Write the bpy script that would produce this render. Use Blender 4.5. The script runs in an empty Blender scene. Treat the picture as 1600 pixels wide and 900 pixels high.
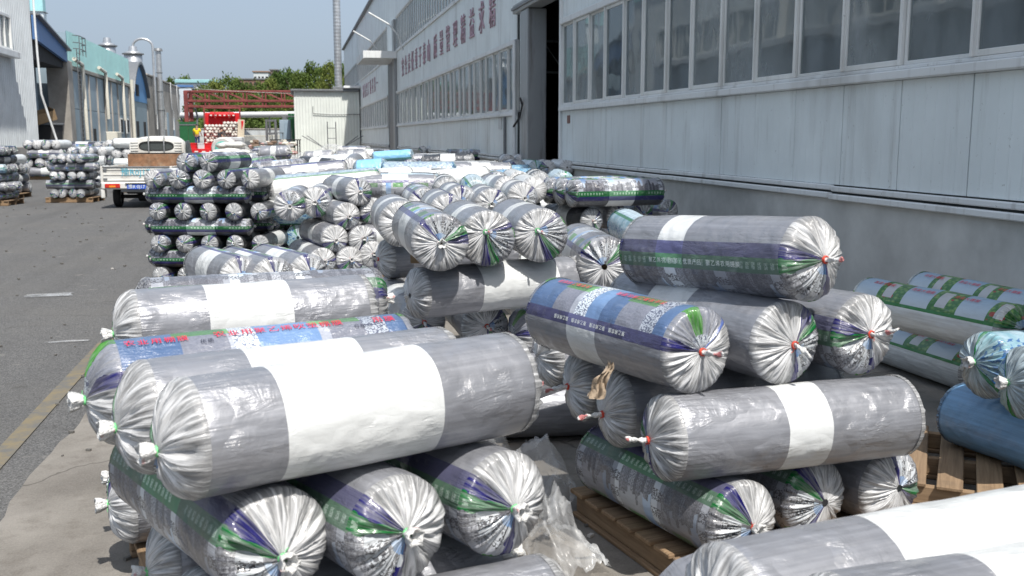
import bpy, bmesh, math, random
from math import sin, cos, tan, atan, atan2, pi, radians, sqrt, hypot
from mathutils import Vector, Matrix, noise
random.seed(7)
sc = bpy.context.scene
COL = sc.collection

# ------------------------------------------------------------------ camera, world, sun, exposure
CAM_H = 1.86
PITCH = radians(8.67); YAW = radians(12.23); FPX = 1555.0
cam = bpy.data.objects.new('camera', bpy.data.cameras.new('camera'))
COL.objects.link(cam)
cam.data.sensor_width = 36.0
cam.data.lens = 36.0 * FPX / 1600.0
cam.data.clip_start = 0.05; cam.data.clip_end = 6000
cam.data.dof.use_dof = True
cam.data.dof.focus_distance = 6.6
cam.data.dof.aperture_fstop = 5.0
cam.location = (0, 0, CAM_H)
cam.rotation_euler = (radians(90) - PITCH, 0, -YAW)
sc.camera = cam

SUN_DIR = Vector((0.13, -0.60, 1.0)).normalized()      # towards the sun
w = bpy.data.worlds.new('World'); sc.world = w; w.use_nodes = True
nt = w.node_tree; nt.nodes.clear()
sky = nt.nodes.new('ShaderNodeTexSky'); sky.sky_type = 'NISHITA'
sky.sun_disc = False
sky.sun_elevation = math.asin(SUN_DIR.z)
sky.sun_rotation = atan2(SUN_DIR.x, SUN_DIR.y)
sky.altitude = 0; sky.air_density = 1.0; sky.dust_density = 5.0; sky.ozone_density = 1.0
bg = nt.nodes.new('ShaderNodeBackground'); bg.inputs['Strength'].default_value = 0.14
wo = nt.nodes.new('ShaderNodeOutputWorld')
hz = nt.nodes.new('ShaderNodeMix'); hz.data_type = 'RGBA'      # summer haze evens the sky out in every direction
hz.inputs[0].default_value = .68; hz.inputs[7].default_value = (2.40, 2.95, 3.72, 1)
nt.links.new(sky.outputs[0], hz.inputs[6]); nt.links.new(hz.outputs[2], bg.inputs[0]); nt.links.new(bg.outputs[0], wo.inputs[0])
sun = bpy.data.objects.new('sun', bpy.data.lights.new('sun', 'SUN')); COL.objects.link(sun)
sun.data.energy = 3.9; sun.data.angle = radians(0.6); sun.data.color = (1.0, 0.955, 0.89)
sun.rotation_euler = SUN_DIR.to_track_quat('Z', 'Y').to_euler()
vs = sc.view_settings
vs.view_transform = 'Standard'; vs.look = 'None'; vs.gamma = 1.0; vs.use_curve_mapping = False
vs.exposure = 0.48
sc.cycles.max_bounces = 7; sc.cycles.transparent_max_bounces = 10
sc.cycles.diffuse_bounces = 3; sc.cycles.glossy_bounces = 3

# ------------------------------------------------------------------ helpers
def W(cx, cd, z=0.0):
    """ground frame turned with the yard's view axis -> world"""
    return Vector((cx * cos(YAW) + cd * sin(YAW), -cx * sin(YAW) + cd * cos(YAW), z))
def at(u, v, z):
    """the point at height z that stands at photograph position u, v (1600 x 900)"""
    e = PITCH + atan((v - 450) / FPX)
    a = (u - 800) / FPX
    # solve along forward axis
    fz = -sin(PITCH); upz = cos(PITCH)
    dz = fz - upz * (v - 450) / FPX
    t = (z - CAM_H) / dz
    d_h = t * (cos(PITCH) - sin(PITCH) * (v - 450) / FPX)
    return W(a * t, d_h, z)

def tag(o, label=None, cat=None, group=None, kind=None):
    if label: o['label'] = label
    if cat: o['category'] = cat
    if group: o['group'] = group
    if kind: o['kind'] = kind
    return o
def mkobj(name, me, parent=None, loc=(0, 0, 0), rot=(0, 0, 0), scale=None):
    o = bpy.data.objects.new(name, me); COL.objects.link(o)
    if parent: o.parent = parent
    o.location = loc; o.rotation_euler = rot
    if scale is not None: o.scale = scale
    return o
def thing(name, label, cat, loc=(0, 0, 0), rot=(0, 0, 0), group=None):
    o = bpy.data.objects.new(name, None); COL.objects.link(o)
    o.empty_display_size = 0.1
    o.location = loc; o.rotation_euler = rot
    return tag(o, label, cat, group)

class MB:
    def __init__(s): s.v = []; s.f = []; s.uv = []; s.mi = []; s.sm = []
    def add(s, vs, fs, uvs=None, mi=0, smooth=False):
        b = len(s.v); s.v += [tuple(p) for p in vs]
        for i, f in enumerate(fs):
            s.f.append([b + k for k in f]); s.mi.append(mi); s.sm.append(smooth)
            s.uv.append(uvs[i] if uvs else None)
        return s
    def box(s, x0, x1, y0, y1, z0, z1, mi=0, M=None):
        P = [(x0, y0, z0), (x1, y0, z0), (x1, y1, z0), (x0, y1, z0), (x0, y0, z1), (x1, y0, z1), (x1, y1, z1), (x0, y1, z1)]
        if M: P = [M @ Vector(p) for p in P]
        return s.add(P, [(0, 3, 2, 1), (4, 5, 6, 7), (0, 1, 5, 4), (1, 2, 6, 5), (2, 3, 7, 6), (3, 0, 4, 7)], None, mi)
    def cbox(s, x0, x1, y0, y1, z0, z1, c=0.01, mi=0, M=None):
        """box with chamfered edges"""
        c = min(c, (x1 - x0) * .45, (y1 - y0) * .45, (z1 - z0) * .45)
        bm = bmesh.new(); bmesh.ops.create_cube(bm, size=1)
        for q in bm.verts:
            q.co = ((x0 + x1) / 2 + q.co.x * (x1 - x0), (y0 + y1) / 2 + q.co.y * (y1 - y0), (z0 + z1) / 2 + q.co.z * (z1 - z0))
        bmesh.ops.bevel(bm, geom=bm.edges[:], offset=c, segments=1, affect='EDGES')
        P = [q.co.copy() for q in bm.verts]; bm.verts.index_update()
        if M: P = [M @ p for p in P]
        s.add(P, [[q.index for q in f.verts] for f in bm.faces], None, mi); bm.free(); return s
    def tube(s, pts, rad, n=8, mi=0, caps=True, smooth=True):
        pts = [Vector(p) for p in pts]; m = len(pts)
        rad = rad if isinstance(rad, (list, tuple)) else [rad] * m
        V = []; prev = None
        for i, p in enumerate(pts):
            d = (pts[min(i + 1, m - 1)] - pts[max(i - 1, 0)]).normalized()
            if prev is None:
                a = d.orthogonal().normalized()
            else:
                a = (prev - d * prev.dot(d)).normalized()
            prev = a; b = d.cross(a)
            for k in range(n):
                t = 2 * pi * k / n
                V.append(p + (a * cos(t) + b * sin(t)) * rad[i])
        F = []
        for i in range(m - 1):
            for k in range(n):
                k2 = (k + 1) % n
                F.append((i * n + k, i * n + k2, (i + 1) * n + k2, (i + 1) * n + k))
        s.add(V, F, None, mi, smooth)
        if caps:
            s.add([V[k] for k in range(n)], [tuple(range(n - 1, -1, -1))], None, mi)
            s.add([V[(m - 1) * n + k] for k in range(n)], [tuple(range(n))], None, mi)
        return s
    def prism(s, poly, axis, a0, a1, mi=0):
        """poly: 2D outline, extruded along axis 0/1/2"""
        def P(p, a):
            q = list(p); q.insert(axis, a); return tuple(q)
        n = len(poly)
        V = [P(p, a0) for p in poly] + [P(p, a1) for p in poly]
        F = [tuple(range(n)), tuple(range(2 * n - 1, n - 1, -1))]
        F += [(i, i + n, (i + 1) % n + n, (i + 1) % n) for i in range(n)]
        return s.add(V, F, None, mi)
    def mesh(s, name, mats):
        me = bpy.data.meshes.new(name)
        me.from_pydata(s.v, [], s.f)
        for m in (mats if isinstance(mats, (list, tuple)) else [mats]): me.materials.append(m)
        me.polygons.foreach_set('material_index', s.mi)
        me.polygons.foreach_set('use_smooth', s.sm)
        if any(u for u in s.uv):
            l = me.uv_layers.new(name='UVMap'); k = 0
            for u, f in zip(s.uv, s.f):
                for j in range(len(f)):
                    l.data[k].uv = u[j] if u else (0, 0); k += 1
        me.validate(); me.update()
        return me
    def build(s, name, mats, parent=None, loc=(0, 0, 0), rot=(0, 0, 0)):
        me = s.mesh(name, mats)
        bm = bmesh.new(); bm.from_mesh(me); bmesh.ops.recalc_face_normals(bm, faces=bm.faces); bm.to_mesh(me); bm.free()
        return mkobj(name, me, parent, loc, rot)

# ------------------------------------------------------------------ node helper
class N:
    def __init__(s, name):
        s.m = bpy.data.materials.new(name); s.m.use_nodes = True
        s.t = s.m.node_tree; s.t.nodes.clear()
        s.out = s.t.nodes.new('ShaderNodeOutputMaterial')
    def n(s, typ, **k):
        x = s.t.nodes.new(typ)
        for a, b in k.items(): setattr(x, a, b)
        return x
    def set(s, sock, v):
        if isinstance(v, bpy.types.NodeSocket): s.t.links.new(v, sock)
        elif isinstance(v, (tuple, list)) and sock.type == 'RGBA' and len(v) == 3: sock.default_value = (*v, 1)
        else: sock.default_value = v
    def math(s, op, a, b=0.0, c=None, clamp=False):
        x = s.n('ShaderNodeMath', operation=op); x.use_clamp = clamp
        s.set(x.inputs[0], a); s.set(x.inputs[1], b)
        if c is not None: s.set(x.inputs[2], c)
        return x.outputs[0]
    def mix(s, f, a, b, mode='MIX'):
        x = s.n('ShaderNodeMix', data_type='RGBA', blend_type=mode)
        s.set(x.inputs[0], f); s.set(x.inputs[6], a); s.set(x.inputs[7], b)
        return x.outputs[2]
    def ramp(s, f, stops, interp='LINEAR'):
        x = s.n('ShaderNodeValToRGB'); r = x.color_ramp; r.interpolation = interp
        while len(r.elements) > 1: r.elements.remove(r.elements[0])
        for i, (p, c) in enumerate(stops):
            e = r.elements[0] if i == 0 else r.elements.new(p)
            e.position = p
            if not isinstance(c, (tuple, list)): c = (c, c, c)
            e.color = (*c, 1)
        s.set(x.inputs[0], f); return x.outputs[0]
    def mr(s, f, a, b, c=0.0, d=1.0):
        x = s.n('ShaderNodeMapRange'); x.clamp = True
        s.set(x.inputs[0], f); s.set(x.inputs[1], a); s.set(x.inputs[2], b); s.set(x.inputs[3], c); s.set(x.inputs[4], d)
        return x.outputs[0]
    def noise(s, vec, scale, detail=4, rough=.55, dist=0.0, col=False):
        x = s.n('ShaderNodeTexNoise'); s.set(x.inputs['Vector'], vec)
        x.inputs['Scale'].default_value = scale; x.inputs['Detail'].default_value = detail
        x.inputs['Roughness'].default_value = rough; x.inputs['Distortion'].default_value = dist
        return x.outputs[1 if col else 0]
    def vor(s, vec, scale, out='Distance', feature='F1', rnd=1.0):
        x = s.n('ShaderNodeTexVoronoi', feature=feature); s.set(x.inputs['Vector'], vec)
        x.inputs['Scale'].default_value = scale; x.inputs['Randomness'].default_value = rnd
        return x.outputs[out]
    def obj(s): return s.n('ShaderNodeTexCoord').outputs['Object']
    def pos(s): return s.n('ShaderNodeNewGeometry').outputs['Position']
    def uv(s): return s.n('ShaderNodeTexCoord').outputs['UV']
    def rnd(s): return s.n('ShaderNodeObjectInfo').outputs['Random']
    def sep(s, v):
        x = s.n('ShaderNodeSeparateXYZ'); s.set(x.inputs[0], v); return x.outputs
    def comb(s, a=0.0, b=0.0, c=0.0):
        x = s.n('ShaderNodeCombineXYZ'); s.set(x.inputs[0], a); s.set(x.inputs[1], b); s.set(x.inputs[2], c); return x.outputs[0]
    def scale(s, v, sx, sy, sz, off=None):
        x = s.n('ShaderNodeVectorMath', operation='MULTIPLY'); s.set(x.inputs[0], v); x.inputs[1].default_value = (sx, sy, sz)
        if off is None: return x.outputs[0]
        y = s.n('ShaderNodeVectorMath', operation='ADD'); s.set(y.inputs[0], x.outputs[0]); s.set(y.inputs[1], off)
        return y.outputs[0]
    def bump(s, h, strength=.3, dist=.01, normal=None):
        x = s.n('ShaderNodeBump'); s.set(x.inputs['Height'], h); x.inputs['Strength'].default_value = strength
        x.inputs['Distance'].default_value = dist
        if normal is not None: s.set(x.inputs['Normal'], normal)
        return x.outputs[0]
    def pbsdf(s, **k):
        x = s.n('ShaderNodeBsdfPrincipled')
        names = dict(col='Base Color', rough='Roughness', metal='Metallic', normal='Normal', coat='Coat Weight', coatr='Coat Roughness',
                     coatn='Coat Normal', spec='Specular IOR Level', alpha='Alpha', emit='Emission Color', emits='Emission Strength', trans='Transmission Weight')
        for a, b in k.items(): s.set(x.inputs[names[a]], b)
        return x.outputs[0]
    def done(s, sh): s.t.links.new(sh, s.out.inputs[0]); return s.m

def simple(name, col, rough=.6, metal=0.0, var=.12, scale=6.0, bump=.0, dirt=None, spec=.4):
    a = N(name); p = a.pos()
    f = a.noise(p, scale, 5, .6)
    c = a.mix(a.mr(f, .3, .7), tuple(x * (1 - var) for x in col), tuple(min(1, x * (1 + var)) for x in col))
    if dirt:
        g = a.noise(p, scale * .35, 6, .65)
        c = a.mix(a.mr(g, .5, .72, 0, .8), c, dirt)
    k = dict(col=c, rough=a.mr(f, .3, .7, max(.03, rough - .08), rough + .08), metal=metal, spec=spec)
    if bump: k['normal'] = a.bump(a.noise(p, scale * 6, 4), bump, .01)
    return a.done(a.pbsdf(**k))
# ------------------------------------------------------------------ film roll materials
NAVY = (.016, .014, .15); GREEN = (.001, .17, .03); SKYB = (.07, .33, .75); RED = (.55, .02, .03)
def print_colour(a, u, v, kind):
    """flat print on the outer bag as a function of place along (u) and round (v) the roll"""
    uvv = a.comb(u, v)
    tile = a.math('FRACT', a.math('MULTIPLY', u, 3.2))
    if kind == 'city':          # navy line, green line with white figures, photographs, navy line
        wn = a.n('ShaderNodeTexWhiteNoise', noise_dimensions='1D'); a.set(wn.inputs['W'], a.math('FLOOR', a.math('MULTIPLY', u, 52.0)))
        wc = a.sep(wn.outputs['Color'])
        hz_ = a.math('MULTIPLY_ADD', wc[0], .09, a.math('MULTIPLY_ADD', a.noise(a.comb(a.math('MULTIPLY', u, 7.0)), 1.0, 2), .16, .09))
        sky_ = a.mix(a.mr(v, .14, .34), (.62, .72, .80), (.10, .27, .58))
        sky_ = a.mix(a.math('GREATER_THAN', tile, .42), sky_, (.40, .42, .46))
        fine = a.noise(a.scale(uvv, 150, 110, 1), 1.0, 3, .7)
        bld = a.mix(a.mr(fine, .42, .60), a.mix(wc[1], (.012, .012, .02), (.10, .10, .12)), a.mix(wc[1], (.10, .10, .13), (.50, .52, .56)))
        pic = a.mix(a.math('LESS_THAN', v, hz_), sky_, bld)
        gm2 = a.math('MULTIPLY', a.math('MULTIPLY', a.math('GREATER_THAN', tile, .5), a.math('LESS_THAN', tile, .9)), a.math('GREATER_THAN', v, .30))
        pic = a.mix(gm2, pic, a.mix(fine, (.005, .13, .015), (.10, .38, .05)))
        ink = a.math('MULTIPLY', a.math('GREATER_THAN', a.vor(a.scale(uvv, 130, 190, 1), 1.0), .50), a.math('LESS_THAN', tile, .22))
        pic = a.mix(a.math('LESS_THAN', tile, .22), pic, (.62, .66, .70))
        pic = a.mix(a.math('MULTIPLY', ink, a.math('LESS_THAN', a.math('FRACT', a.math('MULTIPLY', v, 14.0)), .6)), pic, (.03, .03, .04))
        c = a.mix(a.math('LESS_THAN', v, .115), pic, GREEN)
        q = a.math('FRACT', a.math('MULTIPLY', u, 30.0))
        fig = a.math('MULTIPLY', a.math('LESS_THAN', a.math('ABSOLUTE', a.math('SUBTRACT', q, .5)), .27),
                     a.math('LESS_THAN', a.math('ABSOLUTE', a.math('SUBTRACT', v, .085)), .013))
        fig = a.math('MULTIPLY', fig, a.math('GREATER_THAN', a.vor(a.scale(uvv, 150, 230, 1), 1.0), .42))
        fig = a.math('MULTIPLY', fig, a.math('LESS_THAN', a.math('FRACT', a.math('MULTIPLY', u, 2.5)), .72))
        c = a.mix(a.math('MULTIPLY', fig, .75), c, (.55, .75, .58))
        c = a.mix(a.math('LESS_THAN', v, .055), c, NAVY)
        c = a.mix(a.math('GREATER_THAN', v, .355), c, NAVY)
        m = a.math('LESS_THAN', v, .39)
        return c, m, tile
    if kind == 'town':          # navy line, pictures in blue, grey and white, green leaves
        tile = a.math('FRACT', a.math('MULTIPLY', u, 2.2))
        cs = a.sep(a.vor(a.scale(uvv, 30, 60, 1), 1.0, 'Color', rnd=.15))
        sky_ = a.mix(a.mr(v, .06, .36), (.05, .15, .36), (.12, .28, .52))
        gr_ = a.mix(a.noise(a.scale(uvv, 90, 130, 1), 1.0, 3), (.12, .14, .20), (.46, .48, .54))
        c = a.mix(a.math('GREATER_THAN', tile, .46), sky_, gr_)
        wh = a.mix(a.math('GREATER_THAN', a.vor(a.scale(uvv, 120, 190, 1), 1.0), .56), (.70, .78, .84), (.10, .12, .2))
        c = a.mix(a.math('GREATER_THAN', tile, .82), c, wh)
        lf = a.mix(a.noise(a.scale(uvv, 50, 90, 1), 1.0, 3), (.02, .20, .03), (.15, .42, .08))
        gm_ = a.math('MULTIPLY', a.math('LESS_THAN', a.math('ABSOLUTE', a.math('SUBTRACT', v, .20)), .034), a.math('LESS_THAN', a.math('ABSOLUTE', a.math('SUBTRACT', tile, .62)), .20))
        c = a.mix(gm_, c, lf)
        c = a.mix(a.math('LESS_THAN', v, .050), c, NAVY)
        c = a.mix(a.math('GREATER_THAN', v, .365), c, (.05, .12, .45))
        return c, a.math('LESS_THAN', v, .385), tile
    if kind == 'farm':          # green border, blue and leafy tiles
        tile = a.math('FRACT', a.math('MULTIPLY', u, 2.7))
        leaf = a.mix(a.mr(a.vor(a.scale(uvv, 36, 36, 1), 1.0), .1, .6), (.30, .55, .12), (.02, .22, .02))
        leaf = a.mix(a.math('LESS_THAN', a.vor(a.scale(uvv, 12, 13, 2), 1.0), .22), leaf, (.50, .05, .02))
        sky_ = a.mix(a.mr(v, .04, .30), (.75, .88, .92), (.22, .50, .80))
        c = a.mix(a.math('GREATER_THAN', tile, .50), sky_, leaf)
        c = a.mix(a.math('MULTIPLY', a.math('LESS_THAN', a.math('ABSOLUTE', a.math('SUBTRACT', tile, .70)), .09), a.math('LESS_THAN', a.math('ABSOLUTE', a.math('SUBTRACT', v, .12)), .07)), c, (.75, .78, .76))
        c = a.mix(a.math('LESS_THAN', v, .022), c, (.01, .28, .05))
        c = a.mix(a.math('GREATER_THAN', v, .325), c, (.01, .28, .05))
        return c, a.math('LESS_THAN', v, .345), tile
    # 'aqua': pale blue print with green line
    t2 = a.noise(a.scale(uvv, 9, 9, 1), 1.0, 4)
    c = a.mix(a.mr(t2, .35, .7), (.24, .50, .58), (.62, .80, .84))
    c = a.mix(a.math('MULTIPLY', a.math('GREATER_THAN', a.vor(a.scale(uvv, 34, 60, 1), 1.0), .62), a.math('LESS_THAN', v, .3)), c, (.04, .18, .45))
    c = a.mix(a.math('LESS_THAN', v, .03), c, (.01, .25, .06))
    c = a.mix(a.math('LESS_THAN', a.math('ABSOLUTE', a.math('SUBTRACT', v, .40)), .014), c, (.01, .25, .06))
    return c, a.math('LESS_THAN', v, .42), tile

def roll_mats(name, film, band, pk, metal=.35, bandcol=(.66, .68, .68), under=.42, capcol=(.86, .87, .88), loud=1.0):
    """body and end-cap materials of one kind of roll. band = (u0, u1) of the paper label"""
    a = N(name + '_body'); uv = a.uv(); s = a.sep(uv); u, v = s[0], s[1]
    r = a.rnd(); off = a.comb(a.math('MULTIPLY', r, 37.0), a.math('MULTIPLY', r, 11.0), a.math('MULTIPLY', r, 5.0))
    mv = a.scale(uv, 10, 10.6, 1, off)
    st = a.noise(a.scale(uv, 2.0, 60, 1, off), 1.0, 5, .6)       # faint lines along the roll
    bl = a.noise(mv, 1.3, 3, .5)
    base = a.mix(a.mr(st, .3, .7), tuple(x * .80 for x in film), tuple(x * 1.16 for x in film))
    base = a.mix(a.mr(bl, .35, .7, 0, .16), base, tuple(min(1, x * 1.45) for x in film))
    c = base; inband = 0.0
    if band:
        wob = a.math('MULTIPLY', a.math('SUBTRACT', a.noise(a.scale(uv, 0, 6, 1, off), 1.0, 2), .5), .012)
        uu = a.math('ADD', u, wob)
        a0 = a.n('ShaderNodeAttribute', attribute_type='OBJECT', attribute_name='label_from').outputs['Fac']
        a1 = a.n('ShaderNodeAttribute', attribute_type='OBJECT', attribute_name='label_to').outputs['Fac']
        inband = a.math('MULTIPLY', a.math('GREATER_THAN', uu, a0), a.math('LESS_THAN', uu, a1))
        bc = a.mix(a.mr(a.noise(mv, .8, 3), .35, .65), tuple(x * .90 for x in bandcol), bandcol)
        bc = a.mix(a.mr(st, .52, .72, 0, .22), bc, (.50, .52, .54))  # grey crease lines: fold shading painted into the label colour
        sc_ = a.noise(a.scale(uv, 26, 9, 1, off), 1.0, 5, .7, 1.0)
        bc = a.mix(a.mr(sc_, .60, .72, 0, .30), bc, (.46, .46, .45))
        c = a.mix(inband, base, bc)
    if pk:
        pc, pm, tile = print_colour(a, u, v, pk)
        dull = a.mix(under, a.mix(1.0, pc, (.62, .62, .66), 'MULTIPLY'), a.mix(1.0, base, (.7, .7, .7), 'MULTIPLY'))
        pcol = a.mix(inband, dull, a.mix(.12, pc, (.8, .85, .9))) if band else dull
        c = a.mix(pm, c, pcol)
    # end faces of the wound film (u outside 0..1 is never used): v2 marks them through a second material
    rough = a.mr(bl, .3, .7, .34, .5)
    met = a.math('MULTIPLY', a.math('SUBTRACT', 1.0, inband), metal) if band else metal
    if pk: met = a.math('MULTIPLY', met, a.math('SUBTRACT', 1.0, pm))
    # clear over-wrap: wrinkles along the roll, stronger near the ends
    edge = a.math('ABSOLUTE', a.math('MULTIPLY_ADD', u, 2.0, -1.0))
    em = a.mr(edge, .72, 1.0, .0, 1.0)
    w1 = a.noise(a.scale(uv, 9, 34, 1, off), 1.0, 4, .55, .5)
    w2 = a.noise(a.scale(uv, 34, 20, 1, off), 1.0, 3, .6, .8)
    w3 = a.noise(a.scale(uv, 3, 110, 1, off), 1.0, 2, .5)
    hgt = a.math('ADD', a.math('MULTIPLY', w1, .75), a.math('MULTIPLY', w2, .35))
    hgt = a.math('ADD', hgt, a.math('MULTIPLY', a.math('MULTIPLY', w3, em), .9))
    patch = a.mr(a.noise(mv, .55, 2), .42, .62, .25, 1.0)
    rd = a.math('ABSOLUTE', a.math('SUBTRACT', a.noise(a.scale(uv, 11, 26, 1, off), 1.0, 3, .5, 1.6), .5))
    crk = a.mr(a.noise(mv, .9, 2), .46, .62, .0, 1.0)
    hgt = a.math('ADD', hgt, a.math('MULTIPLY', a.math('MULTIPLY', rd, crk), -1.1))
    fl = a.noise(a.scale(uv, 3.2, 7, 1, off), 1.0, 3, .5, 1.5)
    hgt = a.math('ADD', hgt, a.math('MULTIPLY', fl, 1.1))
    hgt = a.math('MULTIPLY', hgt, patch)
    cn = a.bump(hgt, 1.0, .022)
    bn = a.bump(hgt, .45, .015)
    # milky look of the loose wrap
    milk = a.mr(a.math('MULTIPLY', w1, patch), .54, .80, 0.0, .15)
    c = a.mix(milk, c, (.72, .74, .76))
    # dust
    c = a.mix(a.mr(a.noise(mv, 2.7, 6, .7), .58, .82, 0, .22), c, (.50, .49, .46))
    body = a.done(a.pbsdf(col=c, rough=rough, metal=met, normal=bn, coat=.6, coatr=.27, coatn=cn, spec=.4))

    b = N(name + '_wrap'); uv = b.uv(); s = b.sep(uv); t, v = s[0], s[1]    # t: 0 rim .. 1 knot ; v: round
    r = b.rnd(); off = b.comb(b.math('MULTIPLY', r, 17.0), 0.0, b.math('MULTIPLY', r, 9.0))
    vv = b.math('ADD', v, b.math('MULTIPLY', b.math('SUBTRACT', b.noise(b.comb(b.math('MULTIPLY', t, 3.0), b.math('MULTIPLY', v, 26.0)), 1.0, 3), .5), .05))
    pl = b.noise(b.comb(b.math('MULTIPLY', t, 1.2), b.math('MULTIPLY', v, 85.0), b.math('MULTIPLY', r, 30.0)), 1.0, 4, .6)
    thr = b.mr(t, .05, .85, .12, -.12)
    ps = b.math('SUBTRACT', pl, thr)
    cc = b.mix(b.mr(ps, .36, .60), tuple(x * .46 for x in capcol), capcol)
    if pk:
        pc, pm, _ = print_colour(b, b.math('MULTIPLY_ADD', t, .16, .26), vv, pk)
        keep = b.math('MULTIPLY', pm, b.mr(pl, .34, .58, .45, loud))
        cc = b.mix(keep, cc, pc)
    bn = b.bump(pl, .7, .012)
    p = b.pbsdf(col=cc, rough=.27, normal=bn, spec=.6, coat=.5, coatr=.12)
    tl = b.n('ShaderNodeBsdfTranslucent'); b.set(tl.inputs[0], cc)
    m1 = b.n('ShaderNodeMixShader'); m1.inputs[0].default_value = .25; b.set(m1.inputs[1], p); b.set(m1.inputs[2], tl.outputs[0])
    tr = b.n('ShaderNodeBsdfTransparent')
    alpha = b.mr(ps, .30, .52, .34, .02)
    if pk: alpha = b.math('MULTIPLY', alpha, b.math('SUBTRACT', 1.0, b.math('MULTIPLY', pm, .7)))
    m2 = b.n('ShaderNodeMixShader'); b.set(m2.inputs[0], alpha); b.set(m2.inputs[1], m1.outputs[0]); b.set(m2.inputs[2], tr.outputs[0])
    wrap = b.done(m2.outputs[0])
    return body, wrap

GREYF = (.27, .278, .305)
KINDS = {
    'widewhite': roll_mats('silver_film_wide_label', GREYF, (.34, .96), None),
    'grey':   roll_mats('grey_film', GREYF, (.36, .66), 'city'),
    'greyn':  roll_mats('grey_film_narrow_label', GREYF, (.40, .56), 'city'),
    'greyw':  roll_mats('grey_film_wide_label', GREYF, (.44, .97), 'city'),
    'town':   roll_mats('town_print_film', GREYF, (.34, .66), 'town', under=.22),
    'plain':  roll_mats('plain_grey_film', GREYF, (.38, .60), None),
    'dark':   roll_mats('dark_film', (.075, .08, .09), (.36, .66), 'city', metal=.6, under=.10, capcol=(.62, .64, .66)),
    'white':  roll_mats('white_film', (.70, .71, .71), None, 'aqua', metal=0.0, under=.35),
    'farm':   roll_mats('green_white_film', (.60, .64, .66), None, 'farm', metal=0.05, under=.05),
    'aqua':   roll_mats('pale_blue_film', (.48, .60, .68), None, 'aqua', metal=.0, under=.1, capcol=(.62, .74, .80)),
    'blue':   roll_mats('blue_film', (.16, .32, .52), None, None, metal=.0, capcol=(.25, .42, .62)),
    'skyblue': roll_mats('sky_blue_film', (.22, .50, .76), None, 'aqua', metal=.0, under=.35, capcol=(.5, .68, .8)),
    'clear':  roll_mats('clear_film', (.62, .65, .66), None, None, metal=.05),
}
_a = N('wound_film_end'); _o = _a.obj(); _s = _a.sep(_o)
_rr = _a.math('SQRT', _a.math('ADD', _a.math('POWER', _s[1], 2.0), _a.math('POWER', _s[2], 2.0)))
_ring = _a.noise(_a.comb(_a.math('MULTIPLY', _rr, 60.0)), 1.0, 2)
M_END = _a.done(_a.pbsdf(col=_a.mix(_ring, (.16, .165, .18), (.36, .37, .39)), rough=.5))
M_CORE = simple('cardboard_core', (.30, .21, .12), .8)
M_TIEG = simple('green_string', (.18, .62, .25), .6, var=.25, scale=60)
M_TIER = simple('red_string', (.62, .08, .05), .6, var=.25, scale=60)
_a = N('twisted_plastic'); _p = _a.obj()
_f = _a.noise(_a.scale(_p, 1, 1, 1), 9.0, 4, .6)
_c = _a.mix(_a.mr(_f, .3, .7), (.55, .56, .56), (.85, .85, .83))
_c = _a.mix(_a.mr(_a.noise(_p, 2.6, 2), .60, .68, 0, .8), _c, (.45, .06, .06))
M_TAIL = _a.done(_a.pbsdf(col=_c, rough=.3, spec=.5, normal=_a.bump(_f, .6, .05)))

# ------------------------------------------------------------------ film roll meshes (unit radius, unit half length)
def body_mesh(seed, nx, na, kind, sag=.03):
    rnd = random.Random(seed); o = Vector((rnd.random() * 50, rnd.random() * 50, 0))
    mb = MB(); V = []; 
    for i in range(nx + 1):
        x = -1 + 2 * i / nx
        e = max(0, abs(x) - .93) / .07
        for k in range(na):
            th = 2 * pi * k / na
            rr = 1 + sag * (noise.noise(Vector((x * 1.6, cos(th) * 1.3, sin(th) * 1.3)) + o))
            rr += sag * .35 * noise.noise(Vector((x * 4, cos(th) * 5, sin(th) * 5)) + o)
            rr -= .07 * e ** 2
            V.append((x, rr * sin(th), rr * cos(th)))
    F = []; U = []
    for i in range(nx):
        for k in range(na):
            k2 = (k + 1) % na
            F.append((i * na + k, (i + 1) * na + k, (i + 1) * na + k2, i * na + k2))
            a, b = i / nx, (i + 1) / nx; c, d = k / na, (k + 1) / na
            U.append(((a, c), (b, c), (b, d), (a, d)))
    mb.add(V, F, U, 0, True)
    for sx in (-1, 1):          # wound film ends with the cardboard core
        ring = [V[(nx if sx > 0 else 0) * na + k] for k in range(na)]
        inner = [(sx * .985, .17 * sin(2 * pi * k / na), .17 * cos(2 * pi * k / na)) for k in range(na)]
        deep = [(sx * .90, p[1] * .85, p[2] * .85) for p in inner]
        for A, B, mi in ((ring, inner, 1), (inner, deep, 2)):
            fs = [(k, (k + 1) % na, na + (k + 1) % na, na + k) for k in range(na)]
            if sx < 0: fs = [f[::-1] for f in fs]
            mb.add(A + B, fs, None, mi)
        mb.add(deep, [tuple(range(na)) if sx < 0 else tuple(range(na - 1, -1, -1))], None, 2)
    return mb.mesh('film_roll', [KINDS[kind][0], M_END, M_CORE])

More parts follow.
